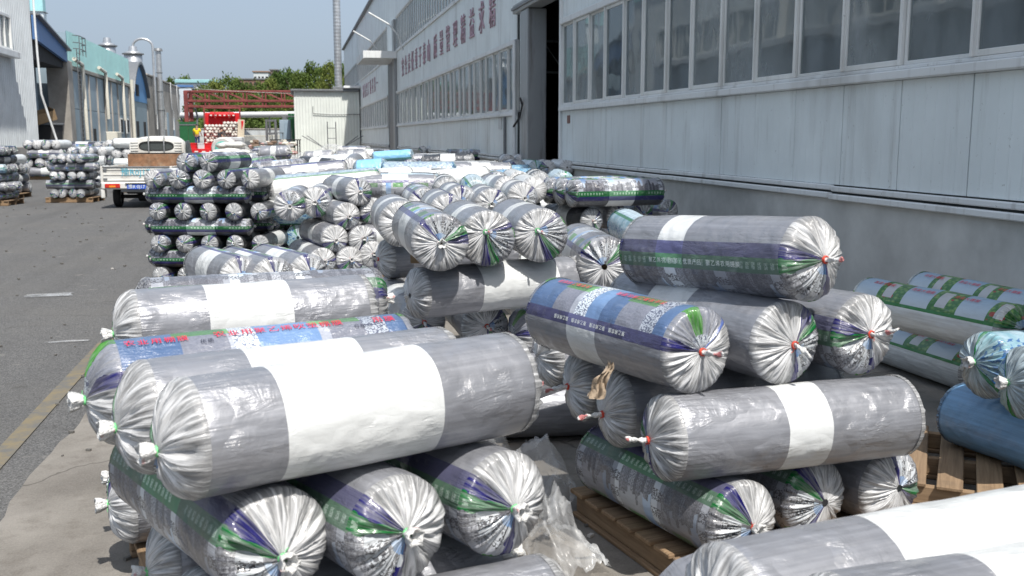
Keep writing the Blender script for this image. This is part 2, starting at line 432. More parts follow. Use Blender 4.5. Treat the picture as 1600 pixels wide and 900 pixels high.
def cap_mesh(seed, na, nr, kind, sx, depth=.30, folds=30, amp=.05, off=(0, 0)):
    rnd = random.Random(seed)
    ph = [rnd.random() * 2 * pi for _ in range(5)]
    # irregular folds: a warped angle gives pleats of unequal width
    k1 = folds / 7.0
    def fold(th, t):
        c_, s_ = cos(th), sin(th)
        f = noise.noise(Vector((c_ * k1, s_ * k1, t * .6 + ph[0]))); g = noise.noise(Vector((c_ * k1 * 2.3, s_ * k1 * 2.3, t * 1.2 + ph[1])))
        w_ = .75 + .7 * noise.noise(Vector((c_ * 1.2, s_ * 1.2, ph[2])))
        return (1.0 - 4.2 * abs(f)) * w_ + .75 * (1 - 4 * abs(g))
    mb = MB(); V = []
    for i in range(nr + 1):
        t = i / nr
        for k in range(na):
            th = 2 * pi * k / na
            if i == 0: x, r = -.13, 1.004 + .002 * fold(th, 0)
            elif i == 1: x, r = -.03, 1.003 + .004 * fold(th, 0)
            else:
                q = (i - 1) / (nr - 1)
                r = 1.0 - .90 * q ** 1.05
                x = .01 + depth * (1 - (1 - q) ** 1.9)
                A = amp * (sin(pi * min(1, q * 1.15)) ** (.75 if q > .35 else 1.15) if q < .87 else .3)
                f = fold(th, q)
                x += A * f; r *= 1 + .05 * f * (1 - q * .6) * min(1, .25 + q * 4)
            qq = max(0, t)
            V.append((x * sx, r * sin(th) + off[0] * qq ** 1.5, r * cos(th) + off[1] * qq ** 1.5))
    F = []; U = []
    for i in range(nr):
        for k in range(na):
            k2 = (k + 1) % na
            f = (i * na + k, (i + 1) * na + k, (i + 1) * na + k2, i * na + k2)
            a, b = i / nr, (i + 1) / nr; c, d = k / na, (k + 1) / na
            uv = ((a, c), (b, c), (b, d), (a, d))
            if sx < 0: f = f[::-1]; uv = uv[::-1]
            F.append(f); U.append(uv)
    mb.add(V, F, U, 0, True)
    return mb.mesh('wrap_end', [KINDS[kind][1]])

def knot_mesh(style, seed):
    """tail of gathered plastic beyond the tie; points along +x, unit = roll radius"""
    rnd = random.Random(seed); mb = MB()
    if style == 'stub':     # short open bundle
        n = 20
        prof = [(-.04, .10), (.0, .075), (.03, .075), (.07, .11), (.20, .15), (.30, .165), (.31, .14), (.22, .09), (.12, .03)]
        V = []
        for j, (x, r) in enumerate(prof):
            for k in range(n):
                th = 2 * pi * k / n
                rr = r * (1 + .20 * sin(th * 5 + seed) * (x > .05) + .12 * sin(th * 9 + j))
                V.append((x + .02 * sin(th * 3 + seed) * (x > .1), rr * cos(th), rr * sin(th)))
        F = [(j * n + k, (j + 1) * n + k, (j + 1) * n + (k + 1) % n, j * n + (k + 1) % n) for j in range(len(prof) - 1) for k in range(n)]
        mb.add(V, F, None, 0, True)
    else:                   # long thin twist
        m = 12; pts = []; rad = []
        L = .55 + .25 * rnd.random(); dz = -.10 + .25 * rnd.random(); dy = .5 * (rnd.random() - .5)
        n = 10; V = []
        for j in range(m + 1):
            t = j / m
            c = Vector((-.03 + L * t, dy * t * t, dz * t * t))
            r = .055 * (1 + .25 * sin(j * 1.9)) * (1 if t < .85 else .8)
            for k in range(n):
                th = 2 * pi * k / n + t * 5
                rr = r * (1 + .35 * cos(2 * (2 * pi * k / n)))
                V.append(c + Vector((0, rr * cos(th), rr * sin(th))))
        F = [(j * n + k, (j + 1) * n + k, (j + 1) * n + (k + 1) % n, j * n + (k + 1) % n) for j in range(m) for k in range(n)]
        mb.add(V, F, None, 0, True); mb.add(V[-n:], [tuple(range(n))], None, 0)
    return mb.mesh('twisted_tail', [M_TAIL])
def ring_mesh(mat):
    mb = MB()
    for j in range(3):
        pts = [(.012 + .022 * j + .008 * sin(t * 2 + j), .085 * cos(t), .085 * sin(t)) for t in [2 * pi * k / 14 for k in range(15)]]
        mb.tube(pts, .014, 5, caps=False)
    mb.tube([(.03, .08, 0), (.06, .14, .05), (.05, .20, .02)], .008, 4)
    return mb.mesh('tie', [mat])
RING = {'g': ring_mesh(M_TIEG), 'r': ring_mesh(M_TIER)}
_cache = {}
def cached(key, fn):
    if key not in _cache: _cache[key] = fn()
    return _cache[key]

ROLLS = []; HIDDEN = []
LABELS = {'grey': (.34, .66), 'greyn': (.40, .58), 'greyw': (.40, 1.2), 'widewhite': (.34, .84), 'plain': (2, 3)}
def join_hidden():
    kinds = sorted(set(h[3] for h in HIDDEN)); mb = MB(); na = 14
    for p0, p1, R, kind, spin in HIDDEN:
        M = Matrix.Translation((p0 + p1) / 2) @ (p1 - p0).to_track_quat('X', 'Z').to_matrix().to_4x4() @ Matrix.Rotation(spin, 4, 'X')
        L = (p1 - p0).length; V = []; prof = [(-L / 2 - .2 * R, .12), (-L / 2, 1), (L / 2, 1), (L / 2 + .2 * R, .12)]
        for x, r in prof:
            for k in range(na): V.append(M @ Vector((x, R * r * sin(2 * pi * k / na), R * r * cos(2 * pi * k / na))))
        for j in range(3):
            fs = []; us = []
            for k in range(na):
                k2 = (k + 1) % na; c, d = k / na, (k + 1) / na
                fs.append((j * na + k, (j + 1) * na + k, (j + 1) * na + k2, j * na + k2))
                a, b = ((1, 0), (0, 1), (0, 1))[j]; us.append(((a, c), (b, c), (b, d), (a, d)))
            mb.add(V, fs, us, kinds.index(kind) * 2 + (0 if j == 1 else 1), True)
    ms = []
    for k in kinds: ms += list(KINDS[k])
    o = mkobj('packed_film_rolls', mb.mesh('packed_film_rolls', ms)); o['label_from'] = .36; o['label_to'] = .62
    return tag(o, 'mass of film rolls packed beneath and behind the top rows of the yard stacks', 'plastic rolls', kind='stuff')
def roll(p0, p1, R, kind='grey', spin=0.0, q=1, label='', group=None, ends='sl', tie='g', depth=.30, seed=None, off=(0, 0), cat='plastic roll', name='film_roll_bale', label_band=None, hidden=False):
    """p0, p1: centres of the two ends (world). q: 2 close, 1 middle, 0 far. ends: knot style at p0, p1 (s stub, l long, - none)"""
    p0 = Vector(p0); p1 = Vector(p1); d = p1 - p0; L = d.length
    if hidden: HIDDEN.append((p0, p1, R, kind, spin)); return None
    yaw = atan2(d.y, d.x); tilt = -atan2(d.z, hypot(d.x, d.y))
    mid = (p0 + p1) / 2
    seed = seed if seed is not None else random.randrange(1000)
    root = thing(name, label, cat, mid - Vector((0, 0, R)), (0, tilt, yaw), group)
    loc = Vector((0, 0, R)); sv = seed % 6
    if off == (0, 0): off = ((0, 0), (.07, -.07), (-.08, -.05), (.02, -.12), (.12, .03), (-.04, .09))[sv]
    nx, na = ((40, 72), (14, 36), (6, 18))[2 - q]
    bm_ = cached(('b', kind, sv, q), lambda: body_mesh(sv + 1, nx, na, kind, (.034, .034, .034)[2 - q]))
    fo = mkobj('film', bm_, root, loc, (spin, 0, 0), (L / 2, R, R))
    lb = label_band or LABELS.get(kind, (.36, .66)); fo['label_from'] = float(lb[0]); fo['label_to'] = float(lb[1])
    ca, cr = ((180, 12), (80, 7), (30, 4))[2 - q]
    fl = (32, 24, 11)[2 - q]
    for i, sx in enumerate((-1, 1)):
        dp = depth if not isinstance(depth, tuple) else depth[i]
        cm = cached(('c', kind, sv, q, sx, dp, off), lambda: cap_mesh(sv + 5 + (sx > 0), ca, cr, kind, sx, dp, int(fl * (1.0, .7, 1.25, .85, 1.1, .6)[sv]), (.052, .055, .06)[2 - q] * (1, 1.25, .8, 1.1, .9, 1.35)[sv], off))
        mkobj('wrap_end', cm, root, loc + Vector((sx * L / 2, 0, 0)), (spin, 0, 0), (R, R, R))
        if q > 0 and ends[i] != '-':
            km = cached(('k', ends[i], seed % 5), lambda: knot_mesh('stub' if ends[i] == 's' else 'long', seed % 5))
            ry = Vector((0, off[0], off[1])); ry.rotate(Matrix.Rotation(spin, 3, 'X')); ry *= R
            kl = loc + Vector((sx * (L / 2 + R * (dp + .0)), 0, 0)) + ry
            rz = 0 if sx > 0 else pi
            mkobj('twisted_tail', km, root, kl, ((seed % 6), 0, rz), (R, R, R))
            mkobj('tie', RING[tie], root, kl, ((seed % 6), 0, rz), (R, R, R))
    ROLLS.append(root)
    return root

ORD = ['first', 'second', 'third', 'fourth', 'fifth', 'sixth', 'seventh', 'eighth', 'ninth', 'tenth', 'eleventh', 'twelfth']
DESC = {'grey': 'silver-grey film roll with white middle label', 'greyn': 'silver-grey film roll with narrow white label', 'greyw': 'grey and white film roll',
        'plain': 'plain silver-grey film roll', 'dark': 'dark grey film roll with green printed strip', 'white': 'white film roll in clear wrap',
        'farm': 'white film roll with green farm print', 'aqua': 'pale blue printed film roll', 'blue': 'blue wrapped film roll', 'skyblue': 'sky-blue film roll', 'clear': 'milky clear film roll'}

# ------------------------------------------------------------------ lettering
def text_mesh(txt, size, bold=.0, space=1.0):
    cu = bpy.data.curves.new('t', 'FONT'); cu.body = txt; cu.size = size; cu.offset = bold; cu.space_character = space
    cu.align_x = 'CENTER'; cu.align_y = 'CENTER'; cu.resolution_u = 2
    o = bpy.data.objects.new('t', cu); COL.objects.link(o)
    dg = bpy.context.evaluated_depsgraph_get(); dg.update()
    me = bpy.data.meshes.new_from_object(o.evaluated_get(dg))
    bpy.data.objects.remove(o); bpy.data.curves.remove(cu)
    return me
M_REDINK = simple('red_print', (.62, .02, .05), .35, var=.1, scale=30)
M_WHITEINK = simple('white_print', (.75, .80, .76), .4, var=.1)
M_DARKINK = simple('dark_print', (.03, .03, .05), .4)
def letter_on_roll(root, R, items, spin, mat, name='lettering'):
    """items: (text, x along roll, v round 0..1, size, flip); flat print bent round the roll, one object per character"""
    for txt, x0, v0, size, flip in items:
        step = size * 1.12; n = len(txt)
        for i, ch in enumerate(txt):
            if ch == ' ': continue
            def mk(ch=ch, size=size, R=R):
                me = text_mesh(ch, size, 0)
                for q in me.vertices:
                    th = q.co.y / R; q.co = (q.co.x, R * 1.034 * sin(th), R * 1.034 * cos(th))
                me.materials.clear(); me.materials.append(mat); me.name = 'printed_character'
                return me
            me = cached(('ch', ch, size, R, mat.name), mk)
            dx = (i - (n - 1) / 2) * step * (-1 if flip else 1)
            a_ = spin - 2 * pi * v0
            mkobj('printed_character', me, root, (x0 + dx, 0, R), (-a_, 0, pi) if flip else (a_, 0, 0))
# ------------------------------------------------------------------ ground
_a = N('asphalt'); _p = _a.pos()
_s = _a.sep(_p)
_n1 = _a.noise(_p, 85, 3, .75); _n2 = _a.noise(_p, .5, 6, .6); _n3 = _a.noise(_a.scale(_p, 1, .25, 1), .8, 5, .6)
_g = _a.vor(_p, 70.0)
_c = _a.mix(_a.mr(_n1, .35, .7), (.045, .045, .047), (.20, .20, .197))
_c = _a.mix(_a.mr(_g, .0, .30, .55, 0), _c, (.27, .265, .255))
_c = _a.mix(_a.mr(_n2, .45, .75, 0, .5), _c, (.145, .14, .13))
_c = _a.mix(_a.mr(_n3, .54, .70, 0, .40), _c, (.05, .05, .052))
_c = _a.mix(_a.mr(_a.noise(_a.scale(_p, 1.2, .05, 1), 1.0, 3, .5), .52, .68, 0, .28), _c, (.06, .06, .06))
_c = _a.mix(_a.mr(_a.noise(_p, 1.7, 5, .65, .6), .62, .70, 0, .45), _c, (.045, .043, .04))
_c = _a.mix(_a.mr(_a.noise(_p, 2.9, 4, .6), .64, .72, 0, .35), _c, (.30, .285, .26))
_cr = _a.vor(_a.scale(_p, 1, .6, 1, _a.scale(_a.noise(_p, 2.0, 3, col=True), .4, .4, 0)), .55, feature='DISTANCE_TO_EDGE')
_c = _a.mix(_a.mr(_cr, .0, .005, .35, 0), _c, (.05, .05, .05))
M_ASPH = _a.done(_a.pbsdf(col=_c, rough=.88, spec=.25, normal=_a.bump(_a.math('ADD', _n1, _g), .6, .008)))
_a = N('concrete_yard'); _p = _a.pos()
_n1 = _a.noise(_p, 1.3, 8, .65); _n2 = _a.noise(_p, 90, 3, .7); _n3 = _a.noise(_p, 6, 6, .7)
_c = _a.mix(_a.mr(_n1, .3, .7), (.145, .135, .12), (.26, .245, .222))
_c = _a.mix(_a.mr(_n3, .50, .70, 0, .6), _c, (.09, .078, .065))
_c = _a.mix(_a.mr(_a.noise(_p, .7, 4, .6, .8), .52, .66, 0, .45), _c, (.09, .082, .075))
_c = _a.mix(_a.mr(_n2, .4, .8, 0, .35), _c, (.36, .33, .29))
_cr = _a.vor(_a.scale(_p, 1, 1, 1, _a.scale(_a.noise(_p, 3.0, 3, col=True), .3, .3, 0)), .45, feature='DISTANCE_TO_EDGE')
_c = _a.mix(_a.mr(_cr, .0, .006, .7, 0), _c, (.05, .045, .04))
M_YARD = _a.done(_a.pbsdf(col=_c, rough=.85, spec=.25, normal=_a.bump(_a.math('ADD', _n2, _n3), .5, .008)))
_a = N('faded_yellow_paint'); _p = _a.pos()
_f = _a.noise(_p, 7, 7, .7)
M_YLINE = _a.done(_a.pbsdf(col=_a.mix(_a.mr(_f, .40, .60), (.13, .128, .12), (.19, .16, .105)), rough=.8, spec=.2))

def grid_sheet(name, x0, x1, y0, y1, z, mat, nx=1, ny=1, amp=0.0):
    mb = MB(); V = []
    for j in range(ny + 1):
        for i in range(nx + 1):
            x = x0 + (x1 - x0) * i / nx; y = y0 + (y1 - y0) * j / ny
            V.append((x, y, z + amp * noise.noise(Vector((x * .2, y * .2, z)))))
    mb.add(V, [(j * (nx + 1) + i, j * (nx + 1) + i + 1, (j + 1) * (nx + 1) + i + 1, (j + 1) * (nx + 1) + i) for j in range(ny) for i in range(nx)])
    return tag(mb.build(name, mat), kind='structure')
grid_sheet('ground', -2500, 2500, -1000, 4000, -.012, simple('far_ground', (.16, .15, .12), .9, var=.2, scale=.05))
grid_sheet('asphalt_road', -26, 0, -14, 230, -.004, M_ASPH)
mb = MB(); V = []; ny = 700
for i in range(ny + 1):
    y = -14 + 144 * i / ny
    V += [(-1.46 + .10 * noise.noise(Vector((y * .8, 0, 0))) + .05 * noise.noise(Vector((y * 4, 3, 0))), y, 0), (5.52, y, 0)]
mb.add(V, [(2 * i, 2 * i + 1, 2 * i + 3, 2 * i + 2) for i in range(ny)])
tag(mb.build('concrete_yard', M_YARD), kind='structure')
grid_sheet('yellow_road_line', -1.80, -1.68, -14, 60, .004, M_YLINE)

# ------------------------------------------------------------------ building materials
def panel_mat(name, col, period=.0, streak=(.22, .21, .19), amt=.5, rough=.45, axis=1):
    a = N(name); p = a.pos(); s = a.sep(p)
    n = a.noise(p, .7, 5, .6)
    r = a.rnd()
    c = a.mix(a.mr(n, .3, .7), tuple(x * .90 for x in col), tuple(x * 1.08 for x in col))
    c = a.mix(a.math('MULTIPLY', r, .16), c, (.62, .64, .66))
    st = a.noise(a.scale(p, 5, 5, .45), 1.0, 6, .65)
    c = a.mix(a.mr(st, .54, .80, 0, amt), c, streak)
    dr = a.noise(a.scale(p, 1.1, 1.1, .25), 1.0, 3, .5)
    c = a.mix(a.mr(dr, .60, .76, 0, amt * .9), c, streak)
    sp = a.noise(p, 22, 3, .6)
    c = a.mix(a.mr(sp, .68, .74, 0, amt * .7), c, (.10, .08, .06))
    k = dict(col=c, rough=rough, spec=.4)
    if period:
        q = a.math('FRACT', a.math('DIVIDE', s[axis], period))
        h = a.mr(a.math('ABSOLUTE', a.math('SUBTRACT', q, .5)), .38, .5)
        k['normal'] = a.bump(h, .5, .006)
    return a.done(a.pbsdf(**k))
M_PANEL = panel_mat('pale_blue_panel', (.78, .84, .845), .16)
M_TRIM = panel_mat('weathered_trim', (.74, .76, .76), streak=(.24, .22, .19), amt=.7)
M_FRAME = panel_mat('window_frame_paint', (.74, .75, .73), streak=(.26, .24, .2), amt=.45)
M_PLINTH = simple('cement_plinth', (.55, .55, .53), .85, var=.22, scale=1.2, bump=.25, dirt=(.28, .28, .265))
M_PIER = panel_mat('stained_pier', (.30, .32, .33), streak=(.09, .065, .045), amt=.9)
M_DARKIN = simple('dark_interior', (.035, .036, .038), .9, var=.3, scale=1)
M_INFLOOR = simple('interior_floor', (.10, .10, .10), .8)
M_STEEL = simple('grey_steel', (.20, .21, .22), .5, .4)
M_JOINT = simple('joint_shadow_sealant', (.10, .11, .11), .9)  # dark tone of the joints between wall panels
a = N('factory_glass'); lw = a.n('ShaderNodeFresnel'); lw.inputs[0].default_value = 1.5
p = a.pos(); g = a.n('ShaderNodeBsdfGlossy'); g.inputs['Roughness'].default_value = .03
a.set(g.inputs['Color'], (.85, .9, .9)); a.set(g.inputs['Normal'], a.bump(a.noise(p, .9, 2), .10, .05))
tr = a.n('ShaderNodeBsdfTransparent'); tr.inputs[0].default_value = (.80, .84, .84, 1)
m = a.n('ShaderNodeMixShader'); a.set(m.inputs[0], a.math('MULTIPLY_ADD', lw.outputs[0], 1.1, .04, clamp=True)); a.set(m.inputs[1], tr.outputs[0]); a.set(m.inputs[2], g.outputs[0])
d = a.n('ShaderNodeBsdfDiffuse'); a.set(d.inputs[0], a.mix(a.rnd(), (.28, .33, .37), (.55, .59, .60)))  # dusty film, paled pane by pane to stand in for varied reflections
m2 = a.n('ShaderNodeMixShader'); a.set(m2.inputs[0], a.mr(a.noise(a.scale(p, 1, 1, .5), 1.6, 6, .6), .34, .72, .16, .52)); a.set(m2.inputs[1], m.outputs[0]); a.set(m2.inputs[2], d.outputs[0])
M_GLASS = a.done(m2.outputs[0])

# ------------------------------------------------------------------ right-hand factory hall (its long wall stands on x = 5.5)
XW = 5.5
fac = thing('factory_hall', 'long pale blue-grey panelled factory hall with rows of windows and red lettering', 'building', (XW, 45, 0))
def F(name, mb, mat, parent=None):
    o = mb.build(name, mat)
    if parent is None: parent = fac; o.location = -Vector((XW, 45, 0))
    o.parent = parent; return o
Z = dict(pl=1.22, tr=1.36, pan=2.36, sill=2.49, wt=4.12, sign=4.24, ub=6.28, ut=8.05, eave=10.9)
def wall_bay(y0, y1, jit=1, near=False):
    """one stretch of wall between piers"""
    F('plinth', MB().box(XW - .02, XW + .25, y0, y1, -.05, Z['pl']), M_PLINTH)
    # two lapped trim boards, cut into lengths that do not quite line up
    y = y0; k = 0
    while y < y1 - .1:
        L = min(4.0 + (k % 3) * .7, y1 - y)
        d = random.uniform(-.012, .012)
        mb = MB()
        M = Matrix.Translation((0, 0, d)) 
        mb.cbox(XW - .085, XW - .022, y + .004, y + L - .004, Z['pl'] + .000, Z['pl'] + .062, .01, 0, M)
        F('trim_board', mb, M_TRIM)
        mb = MB(); mb.cbox(XW - .060, XW - .004, y + .004, y + L - .004, Z['pl'] + .085, Z['tr'] + .0, .01, 0, M)
        F('trim_board', mb, M_TRIM)
        y += L; k += 1
    # sandwich panels under the windows, one by one
    F('wall_backing', MB().box(XW + .012, XW + .09, y0, y1, Z['tr'] - .15, Z['pan'] + .1), M_JOINT)
    n = max(1, round((y1 - y0) / .985)); s = (y1 - y0) / n
    for i in range(n):
        o = random.uniform(-.003, .004)
        F('wall_panel', MB().cbox(XW - .012 + o, XW + .010 + o, y0 + i * s + .006, y0 + (i + 1) * s - .006, Z['tr'] + .002, Z['pan'] + .01, .004), M_PANEL)
    # window sill strip
    F('window_sill', MB().cbox(XW - .10, XW + .06, y0, y1, Z['pan'] + .012, Z['sill'] - .03, .012).cbox(XW - .05, XW + .06, y0, y1, Z['sill'] - .028, Z['sill'] + .01, .008), M_TRIM)
    # window head
    F('window_head', MB().cbox(XW - .09, XW + .06, y0, y1, Z['wt'] + .002, Z['sign'], .012), M_TRIM)
    # windows in pairs: fixed pane flush, sliding pane in a proud sash
    n = max(1, round((y1 - y0) / .99)); s = (y1 - y0) / n
    for i in range(n):
        a0, a1 = y0 + i * s, y0 + (i + 1) * s
        z0, z1 = Z['sill'] + .012, Z['wt']
        mb = MB(); fw = .055 if i % 2 else .038; px = -.045 if i % 2 else -.012
        mb.cbox(XW + px, XW + .05, a0 + .004, a0 + fw, z0, z1, .006); mb.cbox(XW + px, XW + .05, a1 - fw, a1 - .004, z0, z1, .006)
        mb.cbox(XW + px + .002, XW + .048, a0 + fw, a1 - fw, z0, z0 + fw, .006); mb.cbox(XW + px + .002, XW + .048, a0 + fw, a1 - fw, z1 - fw, z1, .006)
        f = F('window', mb, M_FRAME)
        g = MB().box(XW + px + .02, XW + px + .026, a0 + fw - .004, a1 - fw + .004, z0 + fw - .004, z1 - fw + .004).build('pane', M_GLASS)
        g.parent = f
        if i % 2 == 0:
            F('mullion', MB().cbox(XW - .075, XW + .05, a0 - .032, a0 + .002, z0, z1, .006), M_FRAME)
def upper_wall(y0, y1, words=None):
    F('wall_backing', MB().box(XW + .02, XW + .09, y0, y1, Z['sign'], Z['ub'] + .1), M_JOINT)
    n = max(1, round((y1 - y0) / .985)); s = (y1 - y0) / n
    for i in range(n):
        F('wall_panel', MB().box(XW - .008 + random.uniform(-.003, .003), XW + .014, y0 + i * s + .005, y0 + (i + 1) * s - .005, Z['sign'] + .004, Z['ub']), M_PANEL)
    F('window_sill', MB().box(XW - .07, XW + .06, y0, y1, Z['ub'] + .003, Z['ub'] + .10), M_TRIM)
    n = max(1, round((y1 - y0) / 1.5)); s = (y1 - y0) / n
    for i in range(n):
        a0, a1 = y0 + i * s, y0 + (i + 1) * s; z0, z1 = Z['ub'] + .105, Z['ut']
        mb = MB()
        for y in (a0 + .003, (a0 + a1) / 2 - .02): mb.box(XW - .03, XW + .04, y, y + .045, z0, z1)
        mb.box(XW - .028, XW + .038, a0 + .05, a1, z0, z0 + .05); mb.box(XW - .028, XW + .038, a0 + .05, a1, z1 - .05, z1)
        f = F('window', mb, M_FRAME)
        g = MB().box(XW + .0, XW + .006, a0 + .04, a1, z0 + .04, z1 - .04).build('pane', M_GLASS); g.parent = f
    F('window_head', MB().box(XW - .07, XW + .06, y0, y1, Z['ut'] + .003, Z['ut'] + .10), M_TRIM)
    n = max(1, round((y1 - y0) / 2.0)); s = (y1 - y0) / n
    for i in range(n):
        F('wall_panel', MB().box(XW - .008, XW + .03, y0 + i * s + .005, y0 + (i + 1) * s - .005, Z['ut'] + .104, Z['eave']), M_PANEL)
wall_bay(-8.64, 20.37); upper_wall(-8.64, 20.37)
wall_bay(24.75, 54.3); upper_wall(24.75, 54.3)
wall_bay(59.6, 86.2); upper_wall(59.6, 86.2)
upper_wall(86.4, 110)
F('plinth', MB().box(XW - .02, XW + .25, 86.4, 110, -.05, Z['pl']), M_PLINTH)
F('wall_panel', MB().box(XW - .008, XW + .03, 86.4, 110, Z['pl'] + .004, Z['sign']), M_PANEL)
# corner strip beside the doorway, piers and lintels
F('corner_strip', MB().cbox(XW - .06, XW + .05, 20.372, 20.50, 0, 4.9, .01), M_TRIM)
for a0, a1, zt in ((22.95, 24.2, 4.78), (54.4, 55.9, 8.0)):
    mb = MB().cbox(XW - .16, XW + .3, a0, a0 + (a1 - a0) * .62, 0, zt, .02)
    F('door_pier', mb, M_PIER)
    F('door_jamb', MB().cbox(XW - .06, XW + .28, a0 + (a1 - a0) * .62 + .004, a1, 0, zt, .01), M_PANEL)
F('downpipe', MB().tube([(XW - .14, 24.45, .1), (XW - .14, 24.45, 4.2)], .05, 8), M_TRIM)
F('door_lintel', MB().cbox(XW - .20, XW + .2, 20.5, 24.4, 4.79, 5.0, .02), M_PIER)
F('wall_panel', MB().box(XW - .01, XW + .03, 20.37, 24.75, 5.0, Z['eave']), M_PANEL)
F('wall_panel', MB().box(XW - .01, XW + .03, 54.3, 59.6, 6.3, Z['eave']), M_PANEL)
F('door_leaf', MB().box(XW + .02, XW + .06, 56.0, 59.6, 0, 6.2), M_STEEL)
# open sliding door rail and hanging bracket
F('door_rail', MB().cbox(XW - .24, XW - .205, 20.3, 24.4, 4.86, 4.93, .008), M_STEEL)
F('cable_bundle', MB().tube([(XW - .17, 23.5, 2.62), (XW - .24, 23.35, 2.75), (XW - .22, 23.2, 2.6), (XW - .20, 23.6, 2.3), (XW - .17, 24.4, 2.1)], .025, 6), M_DARKIN)
F('notice_plate', MB().cbox(XW - .030, XW - .012, 19.75, 19.93, 2.12, 2.28, .002), simple('brown_plate', (.22, .11, .09), .6))
F('notice_plate', MB().cbox(XW - .030, XW - .012, 26.6, 27.0, 2.05, 2.36, .002), simple('pale_plate', (.6, .62, .62), .6))
F('downpipe', MB().tube([(XW - .06, 26.0, .1), (XW - .06, 26.0, 2.36)], .04, 6), M_STEEL)
F('gutter', MB().cbox(XW - .22, XW + .05, -8.6, 110, Z['eave'] + .003, Z['eave'] + .16, .02), M_STEEL)
F('roof', MB().prism([(XW - .1, Z['eave'] + .17), (19, 14.2), (32, Z['eave'] + .17), (32, Z['eave'] + .1), (XW - .1, Z['eave'] + .1)], 1, -8.6, 110), M_STEEL)
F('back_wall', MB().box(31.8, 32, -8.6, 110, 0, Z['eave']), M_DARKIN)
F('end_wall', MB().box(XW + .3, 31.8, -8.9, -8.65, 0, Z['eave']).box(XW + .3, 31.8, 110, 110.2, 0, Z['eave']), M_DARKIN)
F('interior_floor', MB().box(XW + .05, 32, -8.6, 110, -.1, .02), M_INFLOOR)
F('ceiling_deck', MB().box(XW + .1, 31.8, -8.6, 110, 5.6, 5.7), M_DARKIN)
tr = MB()
for y in (20.0, 26.0):
    for z in (3.5, 4.3): tr.box(XW + .4, XW + 8, y, y + .06, z, z + .06)
    for i in range(6): tr.tube([(XW + .4 + i * 1.2, y + .03, 3.5), (XW + 1.0 + i * 1.2, y + .03, 4.3), (XW + 1.6 + i * 1.2, y + .03, 3.5)], .03, 5)
F('roof_truss', tr, M_STEEL)
for y0, y1 in ((21.5, 26), ):
    F('machine', MB().cbox(XW + 1.6, XW + 3.4, y0 + 1, y1, .02, 1.5, .05).cbox(XW + 2.0, XW + 3.0, y0 + 1.5, y1 - 1, 1.505, 2.3, .05), M_STEEL)
# canopy over the second doorway
cn = F('canopy', MB().cbox(3.75, XW - .02, 54.2, 59.4, 5.95, 6.0, .01).cbox(3.7, 3.76, 54.1, 59.5, 5.93, 6.32, .01).cbox(3.76, XW - .02, 54.1, 54.18, 5.95, 6.32, .01).cbox(3.76, XW - .02, 59.42, 59.5, 5.95, 6.32, .01), M_TRIM)
F('canopy', MB().cbox(4.1, XW - .02, 83.9, 86.1, 5.75, 5.95, .02), M_TRIM)
# curved pipe lamp arm on the wall
for (y, z) in ((51.0, 6.6), (64.0, 7.0)):
    F('lamp_arm', MB().tube([(XW - .03, y, z - .5), (XW - .25, y, z + .25), (XW - .7, y, z + .75), (XW - 1.7, y, z + 1.3)], .045, 7), M_TRIM)
# wall lettering
def wall_text(txt, y0, step, zc, size):
    for i, ch in enumerate(txt):
        me = text_mesh(ch, size, -size * .006)
        bm = bmesh.new(); bm.from_mesh(me)
        ex = bmesh.ops.extrude_face_region(bm, geom=bm.faces[:])
        for q in ex['geom']:
            if isinstance(q, bmesh.types.BMVert): q.co.z += .03
        for q in bm.verts: q.co = (-q.co.z, -q.co.x * .92, q.co.y)
        bmesh.ops.recalc_face_normals(bm, faces=bm.faces)
        bm.to_mesh(me); bm.free(); me.name = 'sign_letter'; me.materials.clear(); me.materials.append(M_SIGNRED)
        o = mkobj('sign_letter', me, fac, Vector((XW - .016, y0 - i * step, zc)) - Vector((XW, 45, 0)))
M_SIGNRED = simple('faded_red_letters', (.46, .31, .37), .5, var=.35, scale=5)
wall_text('质量管理精益求精', 39.3, 1.64, 5.22, 1.0)
wall_text('安全责任重于泰山', 51.2, 1.42, 5.22, 1.0)
wall_text('科技兴厂质量第一', 80.5, 1.9, 5.25, 1.1)

# sacks stacked behind the near windows
M_SACK = simple('white_sack', (.55, .55, .53), .7, var=.15, scale=4, bump=.5)
def sack_mesh(seed):
    bm = bmesh.new(); bmesh.ops.create_cube(bm, size=1)
    for _ in range(3): bmesh.ops.subdivide_edges(bm, edges=bm.edges[:], cuts=1, use_grid_fill=True)
    for q in bm.verts:
        x, y, z = q.co * 2
        n = noise.noise(Vector((x * 1.5, y * 1.5, seed * 3.1)))
        e = (1 - abs(x) ** 4) * (1 - abs(y) ** 4)
        q.co = (x * .5 * (1 + .04 * n), y * .32 * (1 + .04 * n), z * (.02 + .10 * e ** .5) + .04 * n * e)
    me = bpy.data.meshes.new('woven_sack'); bm.to_mesh(me); bm.free(); me.materials.append(M_SACK)
    for f in me.polygons: f.use_smooth = True
    return me
SACKS = [sack_mesh(i) for i in range(3)]
k = 0
for yi in range(6):
    for zi in range(16):
        if zi > 13 + (yi * 5) % 3: continue
        o = mkobj('woven_sack', SACKS[k % 3], None, (XW + .80 + random.uniform(-.05, .05), 6.0 + yi * 1.02 + .25 * (zi % 2), .14 + zi * .215), (0, 0, pi / 2 + random.uniform(-.08, .08)), (1, 1.6, 1))
        tag(o, 'white sack behind the near factory windows, %s layer of the %s column' % (('lowest', 'second', 'third', 'fourth', 'fifth', 'sixth', 'seventh', 'eighth', 'ninth', 'tenth', 'eleventh', 'twelfth', 'thirteenth', 'fourteenth', 'fifteenth', 'sixteenth')[zi], ORD[yi]), 'sack', 'sacks behind the factory windows'); k += 1

